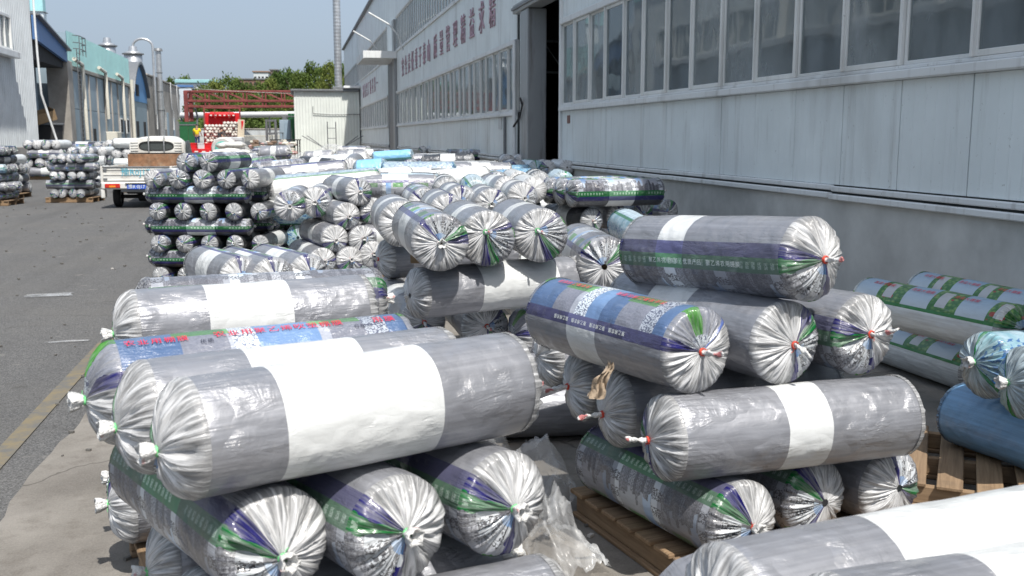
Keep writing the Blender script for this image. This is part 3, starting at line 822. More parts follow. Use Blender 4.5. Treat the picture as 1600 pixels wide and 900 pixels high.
# ------------------------------------------------------------------ left-hand buildings (road front on x = -22)
def P_(parent, name, mb, mat, base):
    o = mb.build(name, mat, parent); o.location = -Vector(base); return o
M_WCORR = panel_mat('white_corrugated', (.56, .60, .62), .0, amt=.25)
M_TEAL = panel_mat('teal_sheet', (.27, .50, .51), .5, streak=(.3, .4, .4), amt=.3)
M_TEALP = panel_mat('pale_teal_band', (.30, .60, .62), amt=.2)
M_BLUEF = panel_mat('blue_fascia', (.045, .15, .38), amt=.2, streak=(.1, .15, .25))
M_BGP = panel_mat('blue_grey_wall', (.27, .36, .43), amt=.3)
M_CONC = simple('aged_concrete', (.34, .32, .29), .85, var=.25, scale=.5, dirt=(.17, .16, .145))
M_CREAM = simple('cream_paint', (.62, .60, .52), .6, var=.1)
def corr(mb, x, y0, y1, z0, z1, pitch=.5, d=.08, mi=0):
    """corrugated sheet facing +x, trapezoid ribs"""
    n = max(1, int((y1 - y0) / pitch)); p = (y1 - y0) / n; pr = []
    for i in range(n):
        y = y0 + i * p
        pr += [(x, y), (x, y + p * .55), (x + d, y + p * .68), (x + d, y + p * .87)]
    pr.append((x, y1))
    V = [(q[0], q[1], z0) for q in pr] + [(q[0], q[1], z1) for q in pr]; m = len(pr)
    mb.add(V, [(i, i + 1, m + i + 1, m + i) for i in range(m - 1)], None, mi)
    return mb
# A: white corrugated hall
b = (-22, 70, 0)
A = thing('corrugated_hall', 'tall white corrugated hall with ribbon window at the left edge', 'building', b)
P_(A, 'wall', corr(MB(), -22, 4, 95.3, 1.0, 14.6, .55, .10), M_WCORR, b)
P_(A, 'upper_band', corr(MB(), -21.9, 4, 95.3, 14.6, 18, .55, .10), M_TEALP, b)
P_(A, 'core', MB().box(-44, -22.02, 4, 95.3, 0, 17.9), M_WCORR, b)
P_(A, 'plinth', MB().cbox(-22.1, -21.75, 4, 95.35, 0, .98, .03), M_CONC, b)
P_(A, 'roof_edge', MB().cbox(-44.2, -21.6, 3.8, 95.4, 17.95, 18.2, .03), M_STEEL, b)
for i in range(-14, 4):
    y0 = 74.2 + i * 3.4
    if i in (-4, -5, -9): continue
    f = P_(A, 'window', MB().box(-21.95, -21.6, y0, y0 + .14, 8.55, 11.3).box(-21.95, -21.6, y0 + 3.1, y0 + 3.3, 8.55, 11.3).box(-21.95, -21.62, y0 + .14, y0 + 3.1, 8.55, 8.75).box(-21.95, -21.62, y0 + .14, y0 + 3.1, 11.1, 11.3).box(-21.93, -21.64, y0 + 1.55, y0 + 1.65, 8.75, 11.1), M_FRAME, b)
    g = MB().box(-21.8, -21.78, y0 + .1, y0 + 3.2, 8.6, 11.2).build('pane', M_GLASS); g.parent = f
P_(A, 'window_sill', MB().cbox(-21.9, -21.2, 26, 88.2, 8.0, 8.5, .03), M_TRIM, b)
P_(A, 'downpipe', MB().tube([(-21.5, 94.9, 14.2), (-21.4, 94.6, 9.0), (-21.35, 94.8, 5.5), (-20.2, 95.5, .3)], .10, 6), M_TRIM, b)
# B: open-fronted shed with blue fascia
b = (-22, 101, 0)
B = thing('open_shed', 'open-fronted shed with sloping blue fascia and grey sheet back wall', 'building', b)
def slope(y, a, c): return a + (c - a) * (y - 95.5) / (107.5 - 95.5)
P_(B, 'fascia', MB().prism([(95.5, 12.3), (107.5, 10.2), (107.5, 9.1), (95.5, 10.2)], 0, -21.9, -21.6), M_BLUEF, b)
P_(B, 'roof', MB().prism([(95.5, 12.4), (107.8, 10.3), (107.8, 10.15), (95.5, 12.25)], 0, -40, -21.2), M_STEEL, b)
P_(B, 'back_wall', corr(MB(), -24.6, 95.4, 107.4, 0, 9.4, .8, .10), M_BGP, b)
P_(B, 'side_wall', MB().box(-40, -22.3, 95.36, 95.5, 0, 12.2), M_DARKIN, b)
P_(B, 'lintel_beam', MB().prism([(95.5, 8.5), (95.5, 12.2), (107.4, 10.1), (107.4, 8.5)], 0, -24.5, -22.0), M_DARKIN, b)  # dark lintel built up to the roof, standing in for shade behind the fascia
P_(B, 'concrete_pier', MB().cbox(-23.6, -21.6, 107.45, 109.6, 0, 9.3, .05), M_CONC, b)
# C: long hall with teal upper band
b = (-22, 128, 0)
C_ = thing('teal_topped_hall', 'long grey-blue hall with pale teal upper band, white downpipes and a wall ladder', 'building', b)
P_(C_, 'upper_band', corr(MB(), -21.9, 109.0, 147.6, 9.0, 12.3, .7, .08), M_TEAL, b)
P_(C_, 'core', MB().box(-40, -22.05, 109.7, 147.6, 0, 12.2), M_BGP, b)
P_(C_, 'beam', MB().cbox(-22.1, -21.7, 109.7, 147.6, 8.55, 8.95, .04), M_CONC, b)
y = 109.75
while y < 147:
    y2 = min(y + 4.6, 147.55)
    P_(C_, 'wall_panel', MB().cbox(-22.04, -21.92, y + .05, y2 - .12, .8, 4.6, .02), M_BGP, b)
    P_(C_, 'wall_panel', MB().cbox(-22.04, -21.92, y + .05, y2 - .12, 4.68, 8.5, .02), M_BGP, b)
    P_(C_, 'column', MB().cbox(-22.04, -21.75, y2 - .11, y2 + .03, 0, 8.5, .02), M_CONC, b)
    y += 4.6
for y in (114.2, 127.5, 139.5):
    P_(C_, 'downpipe', MB().tube([(-21.5, y - 4, 9.6), (-21.5, y, 9.3), (-21.5, y, 9.0), (-21.5, y + .4, 1.5 + (y > 120) * 2.4)], .20, 7), M_CREAM, b)
P_(C_, 'downpipe', MB().tube([(-21.5, 147, 9.5), (-21.5, 147, .3)], .25, 7), M_CREAM, b)
lad = MB()
for y in (110.6, 111.9): lad.tube([(-21.3, y, .4), (-21.3, y, 10.6)], .05, 5)
for i in range(22): lad.tube([(-21.3, 110.6, .8 + i * .45), (-21.3, 111.9, .8 + i * .45)], .035, 5)
P_(C_, 'ladder', lad, M_STEEL, b)
gr_ = MB()
for z in (10.6, 11.2, 11.9): gr_.tube([(-21.4, 109.6, z), (-20.9, 110.2, z), (-20.9, 113.2, z), (-21.4, 113.6, z)], .05, 5)
for y in (110.2, 111.7, 113.2): gr_.tube([(-20.9, y, 10.0), (-20.9, y, 11.9)], .05, 5)
P_(C_, 'guard_rail', gr_, M_STEEL, b)
P_(C_, 'door', MB().cbox(-21.95, -21.85, 120.2, 121.6, 0, 2.7, .02), M_DARKIN, b)
for y in (138.0, 143.0):
    f = P_(C_, 'window', MB().cbox(-21.95, -21.8, y, y + 1.9, 2.2, 4.2, .03), M_FRAME, b)
    g = MB().box(-21.84, -21.78, y + .2, y + 1.7, 2.4, 4.0).build('pane', M_DARKIN); g.parent = f
# D: blue arched-gable bay
b = (-22, 156, 0)
D_ = thing('blue_gable_bay', 'grey bay with arched bright blue gable between the teal hall and the concrete building', 'building', b)
arc = [(147.9 + 15.6 * i / 12, 7.6 + 4.6 * sin(pi * i / 12) ** .8) for i in range(13)]
P_(D_, 'gable', MB().prism([(147.9, 6.8)] + arc + [(163.5, 6.8)], 0, -22.0, -21.8), simple('bright_blue_sheet', (.12, .32, .62), .5), b)
P_(D_, 'roof', MB().prism(arc + [(p[0], p[1] + .35) for p in arc[::-1]], 0, -38, -21.3), M_STEEL, b)
P_(D_, 'wall', MB().box(-38, -21.9, 147.8, 163.5, 0, 6.8), M_BGP, b)
P_(D_, 'vent_opening', MB().box(-21.85, -21.7, 152.5, 155, 7.6, 9.2), M_DARKIN, b)
for y in (152.0, 159.0):
    P_(D_, 'window', MB().cbox(-21.95, -21.8, y, y + 2.0, 1.8, 4.0, .03), M_DARKIN, b)
# E: concrete building
b = (-22, 186, 0)
E_ = thing('concrete_building', 'flat-topped bare concrete building with rusty stains and tall narrow doors', 'building', b)
P_(E_, 'wall', MB().cbox(-40, -21.8, 163.7, 209, 0, 11.1, .05), M_CONC, b)
P_(E_, 'parapet', MB().cbox(-40.1, -21.6, 163.7, 209.2, 11.105, 11.4, .05), M_CONC, b)
for (y, z0, z1) in ((176, 0, 4.4), (187, 0, 6.0), (196, 0, 5.2)):
    P_(E_, 'door', MB().cbox(-21.85, -21.7, y, y + 2.4, z0, z1, .03), M_BGP, b)
for y in (170, 181, 193, 203):
    P_(E_, 'conduit', MB().tube([(-21.6, y, 11.5), (-21.6, y, 7.0), (-21.5, y + 1.5, 6.2), (-21.5, y + 1.5, 3)], .12, 5), M_TRIM, b)
# F: small white gable end beyond
b = (-20, 225, 0)
F_ = thing('white_gable_shed', 'small white gabled shed with blue roof edge at the end of the road', 'building', b)
P_(F_, 'wall', MB().prism([(210, 0), (210, 11.4), (232, 6.6), (232, 0)], 0, -30, -19.5), simple('white_wall', (.55, .62, .68), .6), b)
P_(F_, 'roof', MB().prism([(209.8, 11.9), (209.8, 11.5), (232.3, 6.7), (232.3, 7.1)], 0, -31, -19.2), M_BLUEF, b)

# cyclones and chimneys behind the left roofs
M_GALV = simple('galvanised_duct', (.46, .48, .50), .35, .6, var=.12, scale=2)
def cyclone(x, y, zt, r, label, pipe=False, zb=9):
    b = (x, y, 0); t = thing('cyclone_tower', label, 'cyclone', b, group='dust cyclones behind the left roofs')
    t.location = (x, y, 0)
    n = MB().tube([(0, 0, zb - 9), (0, 0, zb), (0, 0, zt - 1.0), (0, 0, zt - .8)], [r * .5, r, r, r * .8], 18); n.build('drum', M_GALV, t)
    MB().tube([(0, 0, zt - .8), (0, 0, zt - .45), (0, 0, zt)], [r * .55, r * .5, r * .42], 16).build('hood', M_GALV, t)
    MB().tube([(0, 0, zb + .5), (0, 0, zb + .62)], r * 1.2, 16).build('flange', M_STEEL, t)
    MB().tube([(0, 0, zt - 1.25), (0, 0, zt - 1.1)], r * 1.22, 16).build('platform', M_STEEL, t)
    if pipe:
        pts = [(0, 0, zt - .3)] + [(1.5 - 1.5 * cos(pi * i / 8), 0, zt + 1.2 * sin(pi * i / 8)) for i in range(9)] + [(3.0, 0, zb - 4)]
        MB().tube(pts, .20, 10).build('return_pipe', M_GALV, t)
def LW(u, D, z=0):       # place along the view at horizontal distance D
    return W((u - 800) / 1573 * D, D, z)
for (u, D, vt, r, lab, pp) in ((104, 118, 62, .95, 'grey cyclone drum rising beside the blue fascia', False), (176, 150, 65, 1.15, 'squat grey cyclone behind the teal band', False), (215, 160, 78, 1.35, 'tall grey cyclone with a curved return pipe', True)):
    q = LW(u, D); zt = CAM_H + (215 - vt) / 1573 * D
    cyclone(q.x, q.y, zt, r, lab, pp, zb=zt - 6.5)
q = LW(254, 165)
t = thing('steel_chimney', 'slim galvanised chimney behind the concrete building', 'chimney', q)
MB().tube([(0, 0, 0), (0, 0, 15.4)], .45, 12).build('flue', M_GALV, t); MB().tube([(0, 0, 15.5), (0, 0, 15.9)], [.75, .6], 12).build('cap', M_STEEL, t)
for z in (6, 9, 12): MB().tube([(0, 0, z), (0, 0, z + .12)], .52, 12).build('band', M_STEEL, t)
q = LW(73, 135)
t = thing('lattice_chimney', 'tall pale square duct rising out of the frame behind the blue fascia', 'chimney', q)
for i in range(9): MB().cbox(-.95 + .03 * i, .95 - .03 * i, -.95 + .03 * i, .95 - .03 * i, i * 3.6 + .02, i * 3.6 + 3.55, .05).build('duct_section', M_TEALP if i % 2 else M_WCORR, t)
for i in range(9): MB().cbox(-1.02, 1.02, -1.02, 1.02, i * 3.6 - .05, i * 3.6 + .03, .02).build('flange', M_STEEL, t)

# ------------------------------------------------------------------ white shed and spiral duct at the end of the right-hand hall
M_SHED = panel_mat('cream_shed_sheet', (.70, .74, .70), amt=.10)
q0 = 84.5
b = (2.6, q0, 0)
S = thing('cream_shed', 'cream ribbed metal shed against the far end of the factory hall', 'shed', b)
x0s, x1s = LW(461, 86.5).x, XW - .1
mb = MB(); n = 22
for i in range(n):
    xa = x0s + (x1s - x0s) * i / n; xb = x0s + (x1s - x0s) * (i + 1) / n; w_ = xb - xa
    mb.add([(xa, q0, 0), (xa + w_ * .7, q0, 0), (xa + w_ * .78, q0 - .05, 0), (xa + w_ * .92, q0 - .05, 0), (xb, q0, 0),
            (xa, q0, 5.5), (xa + w_ * .7, q0, 5.5), (xa + w_ * .78, q0 - .05, 5.5), (xa + w_ * .92, q0 - .05, 5.5), (xb, q0, 5.5)],
           [(j, j + 1, j + 6, j + 5) for j in range(4)])
P_(S, 'front_wall', mb, M_SHED, b)
P_(S, 'walls', MB().box(x0s, x0s + .1, q0 + .01, q0 + 8, 0, 5.5).box(x0s, x1s, q0 + 8.01, q0 + 8.1, 0, 5.5), M_SHED, b)
P_(S, 'roof', MB().cbox(x0s - .25, x1s, q0 - .3, q0 + 8.3, 5.51, 5.66, .02), M_STEEL, b)
P_(S, 'conduit', MB().tube([(x0s + 1.5, q0 - .1, 4.3), (x0s + 1.5, q0 - .1, 3.7), (x0s + 3, q0 - .1, 3.62), (x1s, q0 - .1, 3.65)], .03, 5), M_STEEL, b)
q = LW(531, 84.3)
t = thing('spiral_duct', 'tall galvanised spiral duct rising above the cream shed', 'duct', (q.x, q.y, 0))
mb = MB(); pts = []; rad = []
for i in range(120): pts.append((0, 0, 5.7 + i * .14)); rad.append(.30 + (.012 if i % 2 else 0))
mb.tube(pts, rad, 14, smooth=False); mb.build('spiral_pipe', M_GALV, t)
MB().cbox(-.5, .5, -.5, .5, 5.67, 5.9, .02).build('roof_collar', M_STEEL, t)
MB().tube([(.3, 0, 15.6), (2.2, 1.2, 15.9)], .04, 5).build('brace', M_STEEL, t)
# bent tripod frame standing before the shed
t = thing('metal_tripod_frame', 'rusty upright frame with splayed bars in front of the cream shed', 'frame', W(*( (520 - 800) / 1573 * 80, 80)))
mb = MB()
for x in (-.4, .25): mb.tube([(x, 0, 0), (x, 0, 3.0)], .04, 5)
for z in (1.7, 2.5): mb.tube([(-.4, 0, z), (.25, 0, z)], .03, 5)
mb.build('upright', M_STEEL, t)
for s_ in (-1, 1):
    mb = MB().tube([(s_ * .1, 0, .6), (s_ * 2.4, 0, 1.9)], .035, 5).tube([(s_ * .1, 0, .5), (s_ * 2.0, .1, 1.9)], .035, 5); mb.build('splayed_bar', M_STEEL, t)

# ------------------------------------------------------------------ red gantry
M_REDST = simple('rust_red_steel', (.21, .055, .05), .65, var=.3, scale=2)
M_BRRED = simple('bright_red_paint', (.55, .02, .025), .4, var=.15, scale=2)
D = 108; pa = LW(296, D); pb = LW(562, D)
t = thing('gantry_crane', 'long rust-red lattice gantry girder spanning the yard', 'gantry', pa, (0, 0, atan2(pb.y - pa.y, pb.x - pa.x)))
Lg = (pb - pa).length; zt = CAM_H + 69 / 1573 * D; zm = CAM_H + 54 / 1573 * D; zb = CAM_H + 46 / 1573 * D
for y in (-.5, .9):
    MB().cbox(-.2, Lg, y - .1, y + .1, zt - .12, zt + .08, .02).build('top_chord', M_REDST, t)
    MB().cbox(-.2, Lg, y - .12, y + .12, zm - .1, zm + .12, .02).build('middle_chord', M_REDST, t)
    MB().cbox(-.2, Lg, y - .12, y + .12, zb - .14, zb + .1, .02).build('bottom_chord', M_REDST, t)
    nb = 9
    for i in range(nb + 1):
        x = i * Lg / nb
        MB().box(x - .07, x + .07, y - .06, y + .06, zb + .1, zt - .12).build('post', M_REDST, t)
        if i < nb:
            MB().tube([(x + .1, y, zt - .1), (x + Lg / nb - .1, y, zm + .12)], .055, 5).build('diagonal', M_REDST, t)
for i in range(12):
    MB().box(i * Lg / 11.5, i * Lg / 11.5 + .1, -.4, .8, zt - .05, zt + .03).build('cross_member', M_REDST, t)
for x in (0, Lg - 1):
    for y in (-.6, 1.0): MB().cbox(x - .2, x + .2, y - .15, y + .15, 0, zt, .02).build('leg', M_REDST, t)
MB().tube([(.5, .2, .1), (.9, .2, zb - 1), (.6, .2, zb)], .12, 6).build('cable_conduit', M_STEEL, t)
# overhead pipeline behind the gantry
pa = LW(285, 118); pb = LW(470, 112)
t = thing('overhead_pipeline', 'pale overhead pipeline crossing the yard on slim posts', 'pipeline', pa, (0, 0, atan2(pb.y - pa.y, pb.x - pa.x)))
Lp = (pb - pa).length; z = CAM_H + 33 / 1573 * 115
MB().tube([(0, 0, z), (Lp, 0, z)], .33, 10).build('pipe', simple('white_pipe', (.65, .67, .68), .4), t)
for i in range(5): MB().box(i * Lp / 4 - .08, i * Lp / 4 + .08, -.08, .08, 0, z - .3).build('post', M_STEEL, t)

# slack cable over the gantry
pa = LW(296, 107.5, CAM_H + 74 / 1573 * 107.5); pb = W(2.0, 84.0, 5.75)
mb = MB(); mb.tube([tuple((pb - pa) * (i / 16) + Vector((0, 0, -1.1 * 4 * (i / 16) * (1 - i / 16) * .5))) for i in range(17)], .022, 5)
o = mb.build('slack_cable', M_CREAM); o.location = pa; tag(o, 'slack pale cable hanging from the gantry post to the shed roof', 'cable')
# ------------------------------------------------------------------ trees
def leaf_mat(name, c0, c1):
    a = N(name); p = a.obj()
    n = a.noise(p, .9, 3); r = a.rnd()
    c = a.mix(a.mr(n, .3, .7), c0, c1); c = a.mix(a.math('MULTIPLY', r, .35), c, (.10, .13, .03))
    d = a.n('ShaderNodeBsdfDiffuse'); a.set(d.inputs[0], c)
    t = a.n('ShaderNodeBsdfTranslucent'); a.set(t.inputs[0], c)
    m = a.n('ShaderNodeMixShader'); m.inputs[0].default_value = .35; a.set(m.inputs[1], d.outputs[0]); a.set(m.inputs[2], t.outputs[0])
    return a.done(m.outputs[0])
M_LEAF = [leaf_mat('leaves_mid', (.085, .135, .035), (.20, .27, .085)), leaf_mat('leaves_dark', (.055, .10, .03), (.14, .20, .06)), leaf_mat('leaves_yellow', (.14, .18, .045), (.28, .32, .10))]
M_BARK = simple('bark', (.11, .085, .06), .9)
def crown_mesh(seed, mat, h=10.0, wd=4.2, nclump=34, nleaf=70, conical=False):
    rnd = random.Random(seed); mb = MB()
    for c in range(nclump):
        t = rnd.random() ** .8
        z = h * (.22 + .74 * t)
        rr = wd * (1 - t * .9 if conical else sin(pi * min(1, .25 + t * .72)) ** .8) * rnd.uniform(.3, 1.0)
        a = rnd.random() * 2 * pi
        C = Vector((rr * cos(a), rr * sin(a), z)); cr = rnd.uniform(.7, 1.3) * wd / 4.2
        for k in range(nleaf):
            d = Vector((rnd.gauss(0, 1), rnd.gauss(0, 1), rnd.gauss(0, .8))); d = d.normalized() * cr * rnd.random() ** .45
            p = C + d; s = rnd.uniform(.13, .30)
            u = Vector((rnd.gauss(0, 1), rnd.gauss(0, 1), rnd.gauss(0, .6))).normalized(); v = u.orthogonal().normalized()
            v.rotate(Matrix.Rotation(rnd.random() * 6, 3, u))
            mb.add([p - u * s, p + v * s * .55, p + u * s, p - v * s * .55], [(0, 1, 2, 3)])
    return mb.mesh('crown', [mat])
def trunk_mesh(seed, h):
    rnd = random.Random(seed); mb = MB()
    mb.tube([(0, 0, -.1), (.1, 0, h * .3), (.15, .1, h * .6), (.1, .1, h * .9)], [.28, .2, .13, .04], 8)
    for k in range(6):
        a = k * 1.05 + rnd.random(); z = h * (.25 + .09 * k)
        mb.tube([(.1, 0, z), (1.2 * cos(a), 1.2 * sin(a), z + 1.0), (2.2 * cos(a), 2.2 * sin(a), z + 1.9)], [.09, .06, .02], 5)
    return mb.mesh('trunk', [M_BARK])
TR = [(crown_mesh(i, M_LEAF[i % 3], conical=(i == 3), nclump=46 if i != 3 else 40), trunk_mesh(i, 10)) for i in range(5)]
def tree(q, hscale, wscale, var, label, group):
    t = thing('broadleaf_tree', label, 'tree', q, (0, 0, random.random() * 6), group)
    mkobj('crown', TR[var][0], t, scale=(wscale, wscale, hscale)); mkobj('trunk', TR[var][1], t, scale=(wscale, wscale, hscale))
back = [(272, 128, 1, 11), (294, 124, 3, 11), (318, 138, 0, 0), (338, 130, 2, 1), (358, 124, 0, 2), (372, 127, 3, 1), (390, 136, 1, 1), (408, 134, 0, 0), (424, 128, 2, 1), (438, 120, 4, 2), (452, 114, 1, 1), (466, 117, 3, 0), (478, 122, 0, 0), (491, 105, 1, 2), (506, 110, 3, 1), (520, 104, 2, 0), (534, 110, 0, 1), (548, 108, 4, 1)]
CNT = ['first', 'second', 'third', 'fourth', 'fifth', 'sixth', 'seventh', 'eighth', 'ninth', 'tenth', 'eleventh', 'twelfth', 'thirteenth', 'fourteenth', 'fifteenth', 'sixteenth', 'seventeenth', 'eighteenth', 'nineteenth', 'twentieth']
for i, (u, vt, var, dd) in enumerate(back):
    D = 150 + dd * 9; h = CAM_H + (215 - vt) / 1573 * D
    tree(LW(u, D), h / 9.9, .74 * D / 155, var, 'tall leafy tree behind the red gantry, %s from left in the tree line' % CNT[i], 'trees behind the gantry')
for i in range(17):
    u = 309 + i * 15.5 + random.uniform(-3, 3); D = 128 + (i % 3) * 5
    h = CAM_H + (215 - 160 - random.uniform(-10, 8)) / 1573 * D
    tree(LW(u, D), h / 9.9 , .62, (i * 3) % 5, 'low bushy tree under the gantry girder, %s from left in the lower row' % CNT[i], 'lower trees behind the fence')
# shrub mass under them
mb = MB(); rnd = random.Random(5)
for k in range(9000):
    u = rnd.uniform(300, 590); D = rnd.uniform(118, 124); p = LW(u, D, rnd.random() ** .8 * (3.6 + 1.2 * sin(u * .06)))
    s = rnd.uniform(.12, .28); a = Vector((rnd.gauss(0, 1), rnd.gauss(0, 1), rnd.gauss(0, .7))).normalized(); v = a.orthogonal().normalized()
    mb.add([p - a * s, p + v * s * .6, p + a * s, p - v * s * .6], [(0, 1, 2, 3)])
o = mb.build('hedge', M_LEAF[1]); tag(o, 'dense green hedge along the far fence', 'hedge', kind='stuff')
# far hill and buildings on it
mb = MB(); V = []; F_l = []
for i in range(41):
    for j in range(9):
        x = -260 + i * 13; y = 330 + j * 40
        V.append((x, y, 24 * math.exp(-((x + 20) / 110) ** 2) * sin(pi * j / 8) + 2 * noise.noise(Vector((x * .03, y * .03, 0))) - .3))
for i in range(40):
    for j in range(8): F_l.append((i * 9 + j, (i + 1) * 9 + j, (i + 1) * 9 + j + 1, i * 9 + j + 1))
mb.add(V, F_l, None, 0, True)
tag(mb.build('hill', simple('wooded_hill', (.07, .10, .05), .9, var=.4, scale=.15, bump=.0)), kind='structure')
def simple_house(u, D, v_top, wd, h, lab, wallm, roofm, nw=4):
    zt = CAM_H + (215 - v_top) / 1573 * D; q = LW(u, D, 0)
    t = thing('hillside_building', lab, 'building', q, (0, 0, -YAW * .5))
    MB().cbox(-wd / 2, wd / 2, -5, 5, 0, zt - .8, .1).build('wall', wallm, t)
    MB().cbox(-wd / 2 - .6, wd / 2 + .6, -5.6, 5.6, zt - .79, zt, .1).build('roof', roofm, t)
    for i in range(nw):
        x = -wd / 2 + (i + .5) * wd / nw
        MB().box(x - wd / nw * .28, x + wd / nw * .28, -5.06, -4.98, zt - h * .75, zt - h * .35).build('window', M_DARKIN, t)
simple_house(413, 600, 116, 8.5, 9, 'white-walled house with brown roof among the hilltop trees', M_WCORR, simple('brown_roof', (.25, .16, .12), .8))
simple_house(433, 610, 113, 4, 6, 'small dark tower house beside the white hilltop house', simple('brown_wall', (.20, .17, .15), .8), M_STEEL, 1)
simple_house(404, 560, 127, 17, 6, 'long low brick building below the white hilltop house', simple('brick_wall', (.22, .13, .10), .8), M_STEEL, 7)
simple_house(318, 240, 130, 8.5, 5, 'low white building with teal roof beyond the trees at left', M_WCORR, M_TEAL, 4)
# far fence, green gate screen, container and clutter at the yard's end
t = thing('iron_fence', 'pale iron railing fence at the far end of the yard', 'fence', LW(300, 112), (0, 0, -YAW))
nb = 90
for i in range(nb): MB().box(i * .145 + 0, i * .145 + .05, 0, .04, .1, 2.0).build('railing_bar', M_CREAM, t)
for z in (.25, 1.85): MB().box(0, 13.2, -.03, .07, z, z + .08).build('rail', M_CREAM, t)
t = thing('white_boundary_wall', 'low white boundary wall behind the iron fence', 'wall', LW(300, 116), (0, 0, -YAW))
MB().cbox(0, 17, 0, .25, 0, 2.6, .04).build('wall', M_WCORR, t); MB().cbox(-.1, 17.1, -.06, .31, 2.605, 2.75, .03).build('coping', M_CONC, t)
M_GREENSH = simple('green_sheet', (.02, .12, .045), .55)
def screen(u0, u1, D, z, lab, mat):
    a, b_ = LW(u0, D), LW(u1, D); t = thing('sheet_screen', lab, 'screen', a, (0, 0, atan2(b_.y - a.y, b_.x - a.x))); L = (b_ - a).length
    n = max(2, int(L / .9))
    for i in range(n): MB().cbox(i * L / n + .01, (i + 1) * L / n - .01, -.03, .03, .05, z, .01).build('panel', mat, t)
    MB().box(0, L, -.06, -.035, z - .3, z - .2).build('rail', M_STEEL, t)
screen(281, 308, 88, 3.1, 'dark green sheet-metal screen behind the man in yellow', M_GREENSH)
screen(451, 461, 92, 3.9, 'green sheet-metal gate next to the cream shed', M_GREENSH)
t = thing('blue_locker', 'tall pale blue-grey cabinet left of the green gate', 'cabinet', LW(446, 90), (0, 0, -.2))
MB().cbox(-.45, .45, -.3, .3, 0, 3.3, .03).build('body', M_BGP, t); MB().cbox(-.40, -.01, -.33, -.305, .2, 3.1, .01).build('door', M_BGP, t); MB().cbox(.01, .40, -.33, -.305, .2, 3.1, .01).build('door', M_BGP, t); MB().cbox(-.2, .2, -.2, .2, 3.305, 3.6, .02).build('vent', M_STEEL, t)
# forklift
t = thing('forklift', 'dark grey forklift with raised mast before the far fence', 'forklift', LW(424, 82), (0, 0, -.3))
for x in (-.45, .3): MB().cbox(x, x + .16, -.1, .1, .1, 3.2, .02).build('mast_rail', M_STEEL, t)
for z in (1.0, 2.0, 3.05): MB().box(-.3, .3, -.06, .06, z, z + .14).build('mast_crossbar', M_STEEL, t)
MB().cbox(-.5, .5, .2, 1.9, .35, 1.2, .12).build('body', simple('forklift_paint', (.12, .13, .14), .4), t)
for x in (-.5, .42):
    for y in (.2, 1.7): MB().tube([(x, y, .8), (x, y, 2.1)], .04, 6).build('cab_post', M_STEEL, t)
MB().cbox(-.55, .5, .15, 1.75, 2.1, 2.17, .02).build('cab_roof', M_STEEL, t)
for x in (-.6, .45):
    for y in (.35, 1.6): MB().tube([(x, y, .3), (x + .18, y, .3)], .3, 14).build('wheel', M_DARKIN, t)
for x in (-.35, .25): MB().cbox(x, x + .12, -1.1, -.1, .12, .17, .01).build('fork', M_STEEL, t)
# work table and scrap
t = thing('work_table', 'dark steel work table heaped with scrap beside the cream shed', 'table', LW(446, 78), (0, 0, -.2))
MB().cbox(-1.1, 1.1, -.5, .5, 1.55, 1.63, .01).build('table_top', M_DARKIN, t)
for x in (-1, 1):
    for y in (-.42, .42): MB().box(x - .04, x + .04, y - .04, y + .04, 0, 1.549).build('leg', M_DARKIN, t)
rnd = random.Random(11)
M_SCR = [simple('scrap_brown', (.20, .14, .10), .8), simple('scrap_pink', (.45, .28, .26), .8), simple('scrap_grey', (.30, .30, .30), .7), M_CREAM]
mb = MB()
for k in range(170):
    u = rnd.uniform(385, 462); D = rnd.uniform(72, 80); p = LW(u, D, rnd.random() ** 1.6 * 1.5); s = rnd.uniform(.08, .32)
    M = Matrix.Translation(p) @ Matrix.Rotation(rnd.random() * 6, 4, 'Z') @ Matrix.Rotation(rnd.uniform(-.6, .6), 4, 'X')
    mb.cbox(-s, s, -s * .5, s * .5, -s * .4, s * .4, .03, rnd.randrange(4), M)
tag(mb.build('scrap_heap', M_SCR), 'heap of brown and grey scrap in front of the far fence', 'scrap heap', kind='stuff')
# debris against the open shed
t = thing('cardboard_box', 'torn brown cardboard box on rubbish in the open shed mouth', 'box', LW(70, 96, 3.3), (.2, -.3, .5))
MB().cbox(-1.0, 1.0, -.8, .8, 0, .12, .02).build('base', M_CORE, t)
for s_ in (-1, 1): MB().cbox(-1.0, 1.0, s_ * .8 - .04, s_ * .8 + .04, .0, .9, .01).build('side', M_CORE, t)
MB().cbox(.98, 1.05, -.76, .76, 0, 1.0, .01).build('flap', M_CORE, t)
t = thing('rubbish_skip', 'black rubbish bin under the torn cardboard box', 'bin', LW(70, 96.4, 0), (0, 0, -.2))
MB().prism([(-1.1, 0), (1.1, 0), (1.4, 2.9), (-1.4, 2.9)], 1, -.9, .9).build('body', M_DARKIN, t); MB().cbox(-1.5, 1.5, -1.0, 1.0, 2.91, 3.1, .03).build('rim', M_STEEL, t)
t = thing('white_cabinet', 'cream box cabinet against the teal-topped hall', 'cabinet', LW(178, 122, 0), (0, 0, pi / 2))
MB().cbox(-1.6, 1.6, -.6, .6, 0, 2.4, .05).build('body', M_CREAM, t); MB().cbox(-1.5, -.02, -.66, -.605, .1, 2.3, .02).build('door', M_CREAM, t); MB().cbox(.02, 1.5, -.66, -.605, .1, 2.3, .02).build('door', M_CREAM, t)

